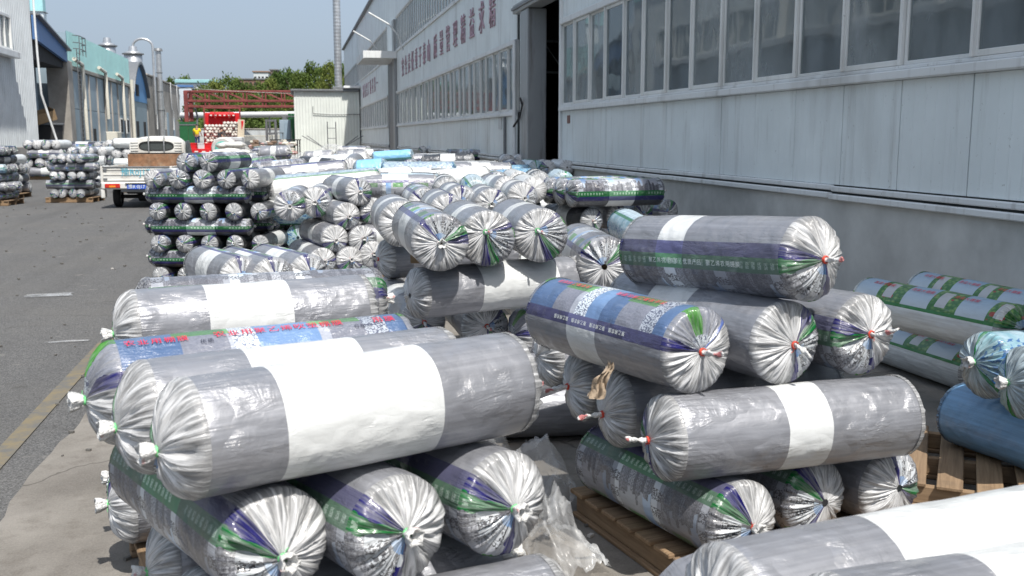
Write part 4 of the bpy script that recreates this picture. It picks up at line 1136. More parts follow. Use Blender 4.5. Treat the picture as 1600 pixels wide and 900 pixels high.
# ------------------------------------------------------------------ white mini truck
M_TW = simple('chalky_white_paint', (.66, .66, .63), .35, var=.06, scale=3, dirt=(.33, .27, .20), spec=.5)
M_RUST = simple('rust', (.19, .10, .055), .85, var=.4, scale=9, bump=.4, dirt=(.30, .21, .14))
M_BLK = simple('black_rubber', (.018, .018, .018), .75)
M_CARGL = N('car_glass'); M_CARGL = M_CARGL.done(M_CARGL.pbsdf(col=(.05, .06, .06), rough=.08, spec=.8))
M_LAMPR = simple('red_lamp', (.50, .03, .02), .15); M_LAMPO = simple('orange_lamp', (.8, .25, .03), .15)
M_PLATE = simple('blue_plate', (.05, .12, .50), .4); M_BLINK = simple('blue_paint_letters', (.10, .42, .55), .5)
q = W(-9.75, 26.0); t = thing('mini_truck', 'old white mini pickup truck with rusty headboard, seen from behind', 'truck', q, (0, 0, -radians(4)))
TK = t
hw = .86
body = MB()
body.cbox(-hw, hw, 0, .05, .70, 1.08, .012)                      # tailgate
for z in (.72, .86, .99): body.cbox(-hw + .03, hw - .03, -.018, .0, z, z + .035, .006)
o = body.build('tailgate', M_TW, t)
MB().tube([(-hw + .02, -.02, 1.075), (hw - .02, -.02, 1.075)], .014, 6).build('tailgate_rod', M_STEEL, t)
for s_ in (-1, 1):
    MB().cbox(s_ * hw - .02, s_ * hw + .02, .055, 2.55, .70, 1.08, .01).build('side_board', M_TW, t)
    MB().cbox(s_ * hw - .035, s_ * hw + .035, -.03, .04, .60, 1.09, .012).build('corner_post', M_TW, t)
MB().cbox(-hw + .02, hw - .02, .05, 2.55, .60, .69, .01).build('bed_floor', M_TW, t)
MB().cbox(-hw - .03, hw + .03, -.06, .16, .50, .685, .03).build('rear_valance', M_TW, t)
for s_ in (-1, 1):
    MB().cbox(s_ * (hw + .0) - .05, s_ * (hw + .0) + .05, -.04, .20, .27, .50, .02).build('mud_guard', M_TW, t)
    l = MB().cbox(s_ * .60 - .19, s_ * .60 + .19, -.09, -.058, .535, .645, .02).build('tail_light', M_LAMPR, t)
    MB().cbox(s_ * .60 - .08, s_ * .60 + .08, -.097, -.0905, .55, .60, .004).build('indicator', M_LAMPO, l)
pl_ = MB().cbox(-.24, .24, -.085, -.062, .50, .63, .008).build('number_plate', M_PLATE, t)
def flat_text(txt, size, mat, parent, loc, name, rz=0):
    me = text_mesh(txt, size, 0)
    bm = bmesh.new(); bm.from_mesh(me)
    for v_ in bm.verts: v_.co = (v_.co.x, -.002, v_.co.y)
    bm.to_mesh(me); bm.free(); me.materials.clear(); me.materials.append(mat); me.name = name
    return mkobj(name, me, parent, loc, (0, 0, rz))
flat_text('豫R·0J17', .115, M_WHITEINK, pl_, (0, -.086, .562), 'plate_number')
flat_text('豫R0J17', .22, M_BLINK, t, (-.02, -.022, .925), 'tailgate_lettering')
MB().cbox(-.42, .42, .0, .12, .42, .50, .02).build('bumper_bar', M_STEEL, t)
MB().cbox(-.35, .35, .3, 4.0, .36, .58, .03).build('chassis', M_BLK, t)
MB().tube([(-.62, .75, .27), (.62, .75, .27)], .05, 8).tube([(-.12, .75, .27), (.12, .75, .27)], .13, 10).build('rear_axle', M_BLK, t)
def wheel(x, y, r, w_, parent, n='wheel'):
    wv = MB(); prof = [(-.5, .72), (-.5, .93), (-.36, 1.0), (.36, 1.0), (.5, .93), (.5, .72)]
    V = []; m = 24
    for (a_, b_) in prof:
        for k in range(m): V.append((x + a_ * w_, y + r * b_ * cos(2 * pi * k / m), r + r * b_ * sin(2 * pi * k / m)))
    wv.add(V, [(j * m + k, (j + 1) * m + k, (j + 1) * m + (k + 1) % m, j * m + (k + 1) % m) for j in range(5) for k in range(m)], None, 0, True)
    wh = mkobj(n, None, parent)
    bpy.data.objects.remove(wh)
    o = wv.build('tyre', M_BLK, parent)
    MB().tube([(x - w_ * .3, y, r), (x + w_ * .3, y, r)], r * .73, 18, smooth=False).tube([(x - w_ * .42, y, r), (x + w_ * .42, y, r)], r * .25, 10).build('rim', M_STEEL, o)
for s_ in (-1, 1):
    wheel(s_ * .66, .75, .275, .17, t); wheel(s_ * .66, 3.55, .275, .17, t)
MB().cbox(-.78, .78, 2.56, 2.62, .70, 1.36, .01).build('headboard', M_RUST, t)
# cab: lofted rounded section, back wall with an oval window opening
def cab_sec(y, zb, zt, wb, wt):
    n = 20; P = []
    for k in range(n + 1):
        a_ = pi * k / n; c_, s2 = cos(a_), sin(a_)
        P.append((wt * (abs(c_) ** .42) * (1 if c_ >= 0 else -1) * (1 + (wb / wt - 1) * (1 - abs(s2) ** .7)), y, zb + (zt - zb) * abs(s2) ** .45))
    return P
secs = [cab_sec(2.66, .62, 1.80, .76, .70), cab_sec(2.72, .60, 1.85, .79, .73), cab_sec(3.5, .60, 1.87, .80, .74), cab_sec(3.95, .60, 1.80, .80, .72), cab_sec(4.55, .60, 1.10, .78, .72), cab_sec(4.65, .5, 1.0, .76, .70)]
cb = MB(); V = [p for s2 in secs for p in s2]; m = 21
cb.add(V, [(j * m + k, j * m + k + 1, (j + 1) * m + k + 1, (j + 1) * m + k) for j in range(5) for k in range(m - 1)], None, 0, True)
cb.add(secs[-1], [tuple(range(m))])
# rear wall ring with oval opening
nO = 40; outer = []; inner = []
for k in range(nO):
    a_ = 2 * pi * k / nO; c_, s2 = cos(a_), sin(a_)
    inner.append((.47 * (abs(c_) ** .55) * (1 if c_ > 0 else -1), 2.655, 1.585 + .125 * (abs(s2) ** .8) * (1 if s2 > 0 else -1)))
    z = 1.585 + s2 * 1.0
    # project to cab outline
    best = (.70 * (abs(c_) ** .42) * (1 if c_ > 0 else -1), 0)
    zz = 1.80 - .0 if s2 > 0 else .62
    zc = 1.585 + (zz - 1.585) * abs(s2) ** .5
    xw = .735 * (abs(c_) ** .42) * (1 if c_ > 0 else -1)
    if s2 > .0: xw *= (1 - .06 * s2)
    outer.append((xw, 2.665, zc))
cb.add(outer + inner, [(k, (k + 1) % nO, nO + (k + 1) % nO, nO + k) for k in range(nO)])
cb.build('cab', M_TW, t)
MB().add([(p[0] * 1.0, 2.675, p[2]) for p in inner], [tuple(range(nO))]).build('rear_window', M_CARGL, t)
sl = MB()
for k in range(nO): sl.tube([inner[k], inner[(k + 1) % nO]], .016, 5)
sl.build('window_seal', M_BLK, t)
for x in (-.20, .22): MB().tube([(x, 2.60, 1.40), (x, 2.60, 1.80), (x, 2.68, 1.84)], .021, 6).build('window_guard_bar', M_STEEL, t)
MB().cbox(-.745, .745, 2.60, 2.66, 1.362, 1.395, .01).build('headboard_rail', M_BLK, t)
for s_ in (-1, 1):
    MB().prism([(2.95, 1.32), (3.0, 1.72), (3.55, 1.74), (4.0, 1.32)], 0, s_ * .755 - .012, s_ * .755 + .012).build('side_window', M_CARGL, t)
    MB().cbox(s_ * .93 - .06, s_ * .93 + .06, 3.95, 4.0, 1.15, 1.38, .02).build('wing_mirror', M_BLK, t)
rb = MB()
for k in range(4):
    for s_ in (-1, 1): rb.cbox(s_ * .60 - .10, s_ * .60 + .10, 2.635, 2.662, 1.45 + k * .075, 1.475 + k * .075, .006)
rb.build('pressed_rib', M_TW, t)
for s_ in (-1, 1):
    for z in (.74, .98): MB().cbox(s_ * .78 - .05, s_ * .78 + .05, -.035, -.001, z, z + .05, .008).build('hinge', M_STEEL, t)
    MB().prism([(2.72, .62), (2.72, 1.30), (2.74, 1.30), (2.74, .62)], 0, s_ * .80 - .012, s_ * .80 + .012).build('door_gap', M_BLK, t)
MB().tube([(.35, .1, .36), (.35, .8, .36)], .035, 8).build('exhaust_pipe', M_RUST, t)
MB().cbox(-.28, .28, -.10, -.062, .635, .66, .005).build('plate_lamp', M_BLK, t)
MB().cbox(-.05, .22, 2.9, 3.1, 1.62, 1.70, .02).build('rear_view_mirror', M_BLK, t)

# ------------------------------------------------------------------ people (skinned figures)
def skinned(name, verts, edges, radii, mat, parent=None, sub=1, loc=(0, 0, 0)):
    me = bpy.data.meshes.new(name); me.from_pydata(verts, edges, []); me.materials.append(mat)
    o = mkobj(name, me, parent, loc)
    m_ = o.modifiers.new('skin', 'SKIN'); m_.use_smooth_shade = True
    for i, r in enumerate(radii):
        sv = me.skin_vertices[0].data[i]; sv.radius = r if isinstance(r, tuple) else (r, r); sv.use_root = (i == 0)
    s2 = o.modifiers.new('sub', 'SUBSURF'); s2.levels = sub; s2.render_levels = sub
    return o
M_SKIN = simple('skin', (.35, .19, .12), .55, var=.05); M_HAIR = simple('black_hair', (.015, .012, .01), .5)
M_YEL = simple('yellow_cotton', (.80, .62, .02), .8, var=.06); M_JEAN = simple('blue_denim', (.05, .09, .20), .85); M_SHOE = simple('dark_shoes', (.03, .03, .03), .6)
def person(q, rz, label, shirt, trousers, lean=0.0, crouch=0.0, arm=.0):
    t = thing('person', label, 'person', q, (0, 0, rz))
    L = lambda x, y, z: (x, y + lean * max(0, z - .95), z - .15 * abs(lean) * max(0, z - .95) - crouch * min(1, z / .9) * .35)
    V = [L(0, 0, .95), L(0, .01, 1.15), L(0, 0, 1.36), L(0, -.01, 1.50), L(0, 0, 1.56), L(0, .015, 1.66)]
    E = [(i, i + 1) for i in range(5)]; Rr = [(.15, .11), (.14, .10), (.16, .10), .055, (.07, .08), (.075, .09)]
    def chain(start, pts, rs):
        p = start
        for a_, r in zip(pts, rs): V.append(L(*a_)); Rr.append(r); E.append((p, len(V) - 1)); p = len(V) - 1
        return p
    for s_ in (-1, 1):
        chain(0, [(s_ * .10, 0, .86), (s_ * .11, .02 + crouch * .5, .48), (s_ * .12, -.02, .09), (s_ * .13, .12, .03)], [.085, .058, .04, .04])
        h = chain(2, [(s_ * .19, 0, 1.40), (s_ * .27, .03, 1.14), (s_ * .28, .20 + arm, 1.00 + arm * .6), (s_ * .27, .27 + arm, .97 + arm * .6)], [.055, .042, .030, (.04, .018)])
        bx_, by_, bz_ = (s_ * .27, .27 + arm, .97 + arm * .6)
        for f in range(4): chain(h, [(bx_ + (f - 1.5) * .020, by_ + .045, bz_ - .005), (bx_ + (f - 1.5) * .021, by_ + .085 - .006 * abs(f - 1), bz_ - .03)], [.009, .007])
        chain(h, [(bx_ - s_ * .04, by_ + .02, bz_), (bx_ - s_ * .05, by_ + .05, bz_ - .01)], [.010, .008])
    skinned('body', V, E, Rr, M_SKIN, t)
    sV = [L(0, 0, .93), L(0, .01, 1.15), L(0, 0, 1.38), L(0, -.01, 1.47)]; sE = [(0, 1), (1, 2), (2, 3)]; sR = [(.175, .13), (.165, .125), (.185, .125), .075]
    for s_ in (-1, 1):
        b0 = len(sV); sV += [L(s_ * .20, 0, 1.40), L(s_ * .26, .02, 1.22)]; sE += [(2, b0), (b0, b0 + 1)]; sR += [.075, .07]
    skinned('shirt', sV, sE, sR, shirt, t)
    tV = [L(0, 0, .96)]; tE = []; tR = [(.165, .125)]
    for s_ in (-1, 1):
        b0 = len(tV); tV += [L(s_ * .10, 0, .84), L(s_ * .11, .02 + crouch * .5, .48), L(s_ * .12, -.02, .11)]; tE += [(0, b0), (b0, b0 + 1), (b0 + 1, b0 + 2)]; tR += [.10, .078, .062]
    skinned('trousers', tV, tE, tR, trousers, t)
    skinned('hair', [L(0, -.02, 1.69), L(0, .01, 1.73)], [(0, 1)], [(.088, .095), (.075, .08)], M_HAIR, t)
    for s_ in (-1, 1): skinned('shoe', [L(s_ * .12, -.05, .045), L(s_ * .13, .14, .04)], [(0, 1)], [.05, .045], M_SHOE, t)
    for s_ in (-1, 1): skinned('ear', [L(s_ * .085, .0, 1.64), L(s_ * .09, .0, 1.67)], [(0, 1)], [.014, .016], M_SKIN, t)
    skinned('nose', [L(0, .10, 1.65), L(0, .105, 1.63)], [(0, 1)], [.012, .014], M_SKIN, t)
    return t

# ------------------------------------------------------------------ big red truck
q = LW(349, 75); t = thing('red_cargo_truck', 'bright red open cargo truck seen from behind, stacked with rolls', 'truck', q, (0, 0, radians(4)))
RT = q
MB().cbox(-1.38, 1.38, 0, 8.2, .95, 1.15, .03).build('bed_floor', M_BRRED, t)
for s_ in (-1, 1): MB().cbox(s_ * 1.38 - .04, s_ * 1.38 + .04, 1.5, 8.2, 1.16, 2.2, .02).build('side_board', M_BRRED, t)
MB().cbox(-1.36, 1.36, 7.6, 7.7, 1.16, 3.75, .02).build('headboard', M_BRRED, t)
for i in range(9): MB().cbox(-1.3 + i * .32, -1.22 + i * .32, 7.54, 7.598, 1.2, 3.5, .01).build('headboard_rib', M_BRRED, t)
MB().cbox(-1.05, 1.05, 7.1, 8.6, 3.4, 3.80, .15).build('cab_roof_deflector', M_BRRED, t)
for i in range(6): MB().box(-.95 + i * .35, -.78 + i * .35, 7.07, 7.098, 3.5, 3.58).build('reflector_strip', M_WHITEINK, t)
fr = MB()
for s_ in (-1, 1): fr.cbox(s_ * 1.38 - .06, s_ * 1.38 + .06, 6.4, 6.52, 1.16, 4.05, .01)
fr.cbox(-1.44, 1.44, 6.4, 6.52, 4.05, 4.17, .01)
for x in (-.55, .55): fr.box(x - .03, x + .03, 6.43, 6.5, 3.3, 4.05)
fr.build('cage_frame', M_REDST, t)
MB().cbox(-1.15, 1.15, 8.3, 10.1, .8, 3.3, .25).build('cab', M_BRRED, t)
MB().cbox(1.32, 1.50, -.05, .15, .3, 3.0, .02).build('corner_post', M_BRRED, t)
MB().cbox(-1.4, 1.4, -.08, -.0, .75, 1.15, .02).build('rear_beam', M_BRRED, t)
for x in (-.9, .9): wheel(x, 1.2, .5, .3, t); wheel(x, 2.5, .5, .3, t); wheel(x, 8.9, .5, .3, t)
# plank leaning on the truck's rear corner
o = MB().cbox(-.25, .25, -.03, .03, 0, 2.75, .01).build('plank', simple('pale_plank', (.52, .45, .34), .8)); o.location = LW(374, 75.2, .35); o.rotation_euler = (-.08, .05, -YAW); tag(o, 'broad pale plank standing against the red truck right corner', 'plank')
o = MB().cbox(-.75, .75, -.4, .4, 0, .9, .04); 
for i in range(3): o.cbox(-.76, .76, -.43, -.401, .1 + i * .27, .3 + i * .27, .01)
o = o.build('white_crate', M_WCORR); o.location = LW(364, 75.0, 1.0 - .3 + .2); o.location.z = .9; o.rotation_euler = (0, 0, -YAW); tag(o, 'white ribbed crate at the back of the red truck', 'crate')
MB_ = MB().cbox(-.8, .8, -.5, .5, 0, .88, .03).build('crate_stand', M_DARKIN); MB_.location = LW(364, 75.05, 0); MB_.rotation_euler = (0, 0, -YAW); tag(MB_, 'dark low stand under the white crate by the red truck', 'stand')
# the rolls in it: only their round ends show
M_RW = simple('bagged_roll_end', (.60, .57, .52), .4, var=.2, scale=3); M_RD = simple('dark_roll_side', (.10, .09, .09), .5)
mb = MB(); nR = 12; V = []
prof = [(0, .30), (0.02, .9), (.12, 1.0), (1.0, 1.0)]
for j, (y, r) in enumerate(prof):
    for k in range(nR): V.append((r * cos(2 * pi * k / nR), -.0 + y, r * sin(2 * pi * k / nR)))
mb.add(V, [(j * nR + k, (j + 1) * nR + k, (j + 1) * nR + (k + 1) % nR, j * nR + (k + 1) % nR) for j in range(2) for k in range(nR)], None, 0, True)
mb.add(V, [(2 * nR + k, 3 * nR + k, 3 * nR + (k + 1) % nR, 2 * nR + (k + 1) % nR) for k in range(nR)], None, 1, True)
mb.add(V[:nR], [tuple(range(nR))], None, 0); mb.add(V[-nR:], [tuple(range(nR))], None, 1)
RMESH = mb.mesh('bagged_roll', [M_RW, M_RD])
Mt = Matrix.Translation(RT) @ Matrix.Rotation(radians(4), 4, 'Z')
for row in range(8):
    for c_ in range(11 - row % 2):
        if row == 7 and c_ not in (5, 6, 7, 8, 9): continue
        r = .125; x = -1.23 + c_ * .25 + (.125 if row % 2 else 0); z = 1.16 + r + row * .22
        o = mkobj('bagged_roll', RMESH, None, Mt @ Vector((x + random.uniform(-.02, .02), .9 + random.uniform(-.15, .15), z)), (0, random.random() * 6, radians(4)), (r * 1.12, 1.0, r * 1.12))
        tag(o, 'bagged roll in the red truck load, %s from left in the %s row up' % (ORD[c_], ORD[row]), 'plastic roll', 'rolls loaded on the red truck')
# near flat bed with man, boxes
q = LW(313, 71.5); t = thing('red_flatbed_trailer', 'low red flatbed trailer with white reflector dashes in front of the cargo truck', 'trailer', q, (0, 0, -radians(10)))
MB().cbox(-1.15, 1.15, 0, 3.2, .75, .95, .03).build('bed', M_BRRED, t); MB().cbox(-1.15, 1.15, -.08, -.0, .60, .98, .02).build('rear_beam', M_BRRED, t)
for i in range(4): MB().box(-.95 + i * .52, -.70 + i * .52, -.10, -.082, .74, .82).build('reflector_strip', M_WHITEINK, t)
for x in (-.8, .8): wheel(x, .8, .36, .22, t); wheel(x, 2.2, .36, .22, t)
qm = LW(308, 73, .952)
person(LW(308, 72.6, .96), -.25, 'person in yellow t-shirt and blue jeans standing on the red flatbed', M_YEL, M_JEAN, arm=-.05)
person(LW(341, 74.6, .9), -.9, 'person in black clothes bending over the rolls behind the red truck', simple('black_cotton', (.03, .03, .035), .8), simple('black_trousers', (.025, .025, .03), .85), lean=.5, crouch=.4, arm=.1)
o = MB().cbox(-.6, .6, -.4, .4, 0, .88, .03).build('packing_case', M_CORE); o.location = LW(341, 74.6, 0); tag(o, 'brown packing case under the bending person', 'box')
for (u, s_, m_, lab) in ((301, .26, M_BRRED, 'small red crate on the flatbed left of the white carton'), (315, .24, M_WCORR, 'small white carton on the red flatbed'), (292, .30, simple('carton', (.50, .38, .26), .8), 'brown carton at the left end of the red flatbed'), (328, .38, M_BRRED, 'wider red crate on the flatbed beside the round bag')):
    o = MB().cbox(-s_, s_, -.2, .2, 0, .42, .02); o.cbox(-s_ * 1.06, s_ * 1.06, -.22, .22, .36, .425 + .01, .01)
    o = o.build('small_crate', m_); o.location = LW(u, 72.0, .952); o.rotation_euler = (0, 0, -YAW); tag(o, lab, 'crate')
# round bag with teal end
t = thing('woven_bale', 'big round white bale with pale teal end beside the red truck', 'bale', LW(346, 71.2, 0), (0, 0, -YAW))
MB().tube([(0, 0, 1.0), (0, .1, 1.0), (0, 1.4, 1.0)], [.70, .80, .75], 20).build('bale', M_SACK, t)
MB().tube([(0, -.06, 1.0), (0, -.004, 1.0)], [.35, .52], 16).build('end_disc', simple('teal_net', (.12, .42, .36), .7, var=.4, scale=12), t)
MB().cbox(-.6, .6, .1, 1.3, 0, .25, .03).build('dunnage', M_CORE, t)
k = 0
for (u, D, z) in ((338, 66, .25), (352, 66, .3), (368, 66, .28), (382, 65, .2), (345, 64, .75), (360, 64.5, .8), (376, 64, .72), (335, 63, .2), (352, 66, 1.15), (368, 65.5, 1.2), (388, 66, .62), (395, 67, .15)):
    o = mkobj('woven_sack', SACKS[k % 3], None, LW(u, D, z + .1), (0, 0, random.uniform(-.5, .5)), (1.15, 1.4, 1.6))
    tag(o, 'white woven sack in the heap before the red truck, %s from left front' % ORD[k], 'sack', 'sacks before the red truck'); k += 1
mb = MB().cbox(-3, 3, -2.2, 1.2, 0, .2, .03); o = mb.build('dunnage_platform', M_CORE); o.location = LW(362, 66, 0); o.rotation_euler = (0, 0, -YAW); tag(o, 'low timber platform under the white sack heap', 'platform')

# ------------------------------------------------------------------ green bin by the doorway
M_BIN = simple('green_plastic', (.015, .16, .07), .4, var=.1)
t = thing('green_bin', 'large dark green open bin beside the factory doorway', 'bin', (4.72, 19.9, 0))
def wallring(mb, x0, x1, y0, y1, z0, z1, th, flare=0.0):
    mb.cbox(x0, x1, y0, y0 + th, z0, z1, .01).cbox(x0, x1, y1 - th, y1, z0, z1, .01).cbox(x0, x0 + th, y0 + th, y1 - th, z0, z1, .01).cbox(x1 - th, x1, y0 + th, y1 - th, z0, z1, .01); return mb
wallring(MB(), -.62, .62, -.5, .5, .12, 1.02, .03).cbox(-.60, .60, -.48, .48, .10, .15, .01).build('tub', M_BIN, t)
wallring(MB(), -.68, .68, -.56, .56, 1.022, 1.10, .09).build('rim', M_BIN, t)
for x in (-.45, .45):
    for y in (-.4, .4): MB().tube([(x - .03, y, .07), (x + .03, y, .07)], .07, 10).build('castor', M_BLK, t)
for i in range(3): MB().cbox(-.4 + i * .35, -.34 + i * .35, -.53, -.501, .2, .95, .01).build('rib', M_BIN, t)
# ------------------------------------------------------------------ wooden pallets
def wood_mat(name, c0, c1):
    a = N(name); p = a.obj(); r = a.rnd()
    g = a.noise(a.scale(p, 2.5, 60, 60, a.comb(a.math('MULTIPLY', r, 30.0), 0.0, 0.0)), 1.0, 5, .6, .4)
    c = a.mix(a.mr(g, .3, .7), c0, c1); c = a.mix(a.math('MULTIPLY', r, .4), c, (.16, .12, .09))
    c = a.mix(a.mr(a.noise(p, 5, 5, .6), .55, .75, 0, .5), c, (.09, .075, .06))
    return a.done(a.pbsdf(col=c, rough=.8, spec=.2, normal=a.bump(g, .4, .004)))
M_WOOD = wood_mat('pallet_wood', (.20, .13, .075), (.36, .25, .15))
def board_mesh(L, w_, h): return MB().cbox(-L / 2, L / 2, -w_ / 2, w_ / 2, 0, h, .004).mesh('board', [M_WOOD])
def pallet(q, rz, label, L=1.2, Wd=1.1, n=8):
    t = thing('wooden_pallet', label, 'pallet', q, (0, 0, rz), 'wooden pallets')
    def m(k, *a): return cached(('pb', k) + a, lambda: board_mesh(*a))
    rnd = random.Random(len(label))
    for y in (-Wd / 2 + .05, 0, Wd / 2 - .05):
        mkobj('bottom_board', m(0, L, .09, .018), t, (0, y, .001))
        mkobj('stringer', m(1, L, .045, .078), t, (0, y, .020))
    for i in range(n):
        mkobj('deck_board', m(2, Wd, Wd / n * .78 if n > 5 else .10, .018), t, (-L / 2 + .05 + i * (L - .1) / (n - 1), rnd.uniform(-.01, .01), .099), (0, 0, pi / 2 + rnd.uniform(-.015, .015)))
    t.scale = (1, 1, 1.18)
    return t

# ------------------------------------------------------------------ foreground stacks
S_ = lambda f: -2 * pi * f        # spin that brings the start of the print to the fraction f of the turn
R0 = .175; Z0, Z1, Z2, Z3 = .315, .665, 1.015, 1.365
gl = 'rolls on the front left pallet stack'
LTR = []
def fr(p0, p1, z0, z1, kind, start, label, group, R=R0, q=2, **k):
    return roll(at(*p0, z0), at(*p1, z1), R, kind, S_(start), q, label, group, **k)
t1 = fr((286, 686), (798, 597), Z2, Z2, 'grey', .12, 'large silver-grey roll with broad white label, nearest on top of the front left stack', gl, label_band=(.215, .67), ends='sl', depth=(.42, .22), seed=3)
t2 = fr((222, 652), (694, 586), Z2, Z2, 'grey', .05, 'grey roll with purple-blue edge line directly behind the nearest top roll', gl, label_band=(.30, .66), ends='s-', depth=(.42, .22), seed=9)
t3 = fr((172, 614), (628, 560), Z2, Z2, 'town', .80, 'top roll with bright blue and green printed strip and red characters, front left stack', gl, label_band=(.36, .70), ends='s-', depth=(.42, .25), seed=14)
fr((205, 514), (568, 484), Z2, Z2, 'grey', .12, 'silver roll with white label and green-tied left end, behind the blue printed one', 'rolls on the second left stack', label_band=(.29, .64), ends='s-', depth=(.40, .25), seed=7)
fr((228, 488), (585, 468), Z2 - .02, Z2 - .03, 'grey', .78, 'mostly hidden roll showing a thin blue and green printed edge, second left stack', 'rolls on the second left stack', seed=6, ends='ss')
f1 = fr((430, 854), (245, 722), Z1, Z1, 'grey', .10, 'roll with pleated end facing forward, left of three under the nearest top roll', gl, ends='s-', seed=1, depth=(.30, .3))
f2 = fr((622, 832), (392, 706), Z1, Z1, 'grey', .10, 'roll with pleated end facing forward, middle of three under the nearest top roll', gl, ends='s-', seed=5, depth=(.30, .3))
f3 = fr((788, 788), (550, 680), Z1, Z1, 'grey', .12, 'roll with pleated end facing forward, right of three under the nearest top roll', gl, ends='s-', seed=12, depth=(.30, .3))
for k in range(5):
    bx = (-.80, -1.00, -1.26, -1.64, -1.76)[k]; bd = (2.65, 3.0, 3.46, 4.06, 4.42)[k]
    roll(W(bx, bd, Z0), W(bx + .92, bd + .46, Z0), R0, ('plain', 'plain', 'grey', 'grey', 'grey')[k], S_((.9, .5, .3, .95, .85)[k]), 2,
         ('grey roll at the very bottom of the front left stack, the nearest', 'second roll back on the pallet of the front left stack', 'third roll back on the pallet of the front left stack',
          'fourth roll back on the pallet of the front left stack, green tied end', 'rearmost roll on the pallet of the front left stack, green tied end')[k], gl, ends='ss', seed=20 + k, depth=.42)
pallet(W(-.48, 3.22), -YAW + .47, 'wooden pallet under the front left stack', L=1.15, Wd=.98)
pallet(W(-1.03, 4.16), -YAW + .47, 'wooden pallet under the rear half of the front left stack', L=1.15, Wd=.86, n=7)
# second left stack, lower layers
g2 = 'rolls on the second left stack'
pallet(W(-1.2, 5.05), -YAW + .35, 'wooden pallet under the second left stack')
for k in range(3):
    roll(W(-1.62 + k * .36, 4.75 + k * .1, Z1), W(-1.85 + k * .36, 5.6 + k * .1, Z1), R0, 'grey', S_(.3), 1, '%s roll lying lengthways beneath the top of the second left stack' % ORD[k].capitalize(), g2, seed=k, hidden=True)
    roll(W(-1.62 - k * .05, 4.85 + k * .36, Z0), W(-.72 - k * .05, 5.1 + k * .36, Z0), R0, 'grey', S_(.3), 1, '%s roll on the pallet of the second left stack' % ORD[k].capitalize(), g2, seed=k + 4, hidden=True)

gr = 'rolls on the front right pallet stack'
pallet(W(1.10, 4.44), -YAW - 1.15, 'wooden pallet under the front right stack', L=1.15, Wd=1.25)
pallet(at(1490, 760, 0.0) + Vector((.05, .1, 0)), -YAW - .42, 'wooden pallet with grey weathered boards right of the front right stack', L=1.2, Wd=1.1, n=7)
fr((1160, 818), (945, 712), Z0, Z0, 'grey', .05, 'bottom roll of the front right stack with printed side over the pallet edge', gr, ends='s-', seed=2, depth=(.26, .3), tie='r')
fr((1272, 780), (1060, 690), Z0, Z0, 'grey', .05, 'bottom roll with green strip, middle of three under the long grey roll', gr, ends='--', seed=8, depth=(.26, .3), tie='r')
fr((1392, 764), (1172, 678), Z0, Z0, 'grey', .64, 'bottom roll at the right under the long grey roll of the front right stack', gr, ends='--', seed=13, depth=(.26, .3), tie='r')
fr((1036, 684), (1404, 648), Z1, Z1, 'greyn', .12, 'long grey roll with narrow white label crossing the front right stack', gr, label_band=(.42, .60), ends='ll', seed=4, depth=(.30, .12), tie='r')
fr((962, 638), (1290, 610), Z1, Z1, 'plain', .3, 'grey roll with white twisted tail behind the long grey roll', gr, ends='l-', seed=10, depth=(.34, .2), tie='r')
fr((905, 602), (1200, 582), Z1, Z1, 'plain', .3, 'grey roll with red-tied gathered end, third back in the front right stack', gr, ends='l-', seed=15, depth=(.34, .2), tie='r')
fr((858, 556), (1130, 535), Z1, Z1, 'plain', .3, 'grey roll with puckered left end, rearmost in the middle layer of the front right stack', gr, ends='--', seed=11, depth=(.34, .2), tie='r')
p1 = fr((868, 489), (1090, 548), Z2, Z2, 'town', .765, 'roll with red characters and navy line on top, pleated end toward the viewer', gr, label_band=(.34, .55), ends='sl', seed=0, depth=(.36, .14), tie='r')
p2 = fr((990, 472), (1228, 536), Z2, Z2, 'greyn', .08, 'plain side grey roll with white label between two printed rolls, front right stack', gr, label_band=(.30, .56), ends='-l', seed=16, depth=(.3, .14), tie='r')
p3 = fr((1350, 524), (1108, 470), Z2, Z2, 'grey', .17, 'right-hand roll of the upper row with green and navy strip on its pleated end', gr, label_band=(.5, .75), ends='l-', seed=17, depth=(.24, .3), tie='r')
u1 = fr((1272, 405), (1012, 392), Z3, 1.30, 'grey', .185, 'topmost roll of the front right stack, navy and green strip, white twisted tail', gr, label_band=(.57, .74), ends='l-', seed=18, depth=(.36, .1), tie='r')
# long rolls at the bottom right corner
gb = 'long rolls at the bottom right corner'
fr((1130, 958), (1640, 846), Z1, Z1, 'greyw', .3, 'long grey and white roll at the lower right, farther one of two', gb, ends='--', seed=19, depth=(.25, .2))
fr((1300, 1015), (1800, 925), Z1, Z1, 'greyw', .3, 'long grey and white roll at the lower right, nearer one of two', gb, ends='--', seed=22, depth=(.25, .2))
for k in range(3):
    a0 = W(.75 + k * .40, 2.30 + k * .12, Z0); roll(a0, a0 + W(-.12, .85) , R0, 'grey', S_(.3), 1, '%s supporting roll beneath the long lower right rolls' % ORD[k].capitalize(), gb, seed=k, ends='--', hidden=True)
pallet(W(1.12, 2.78), -YAW + .2, 'wooden pallet under the lower right rolls')
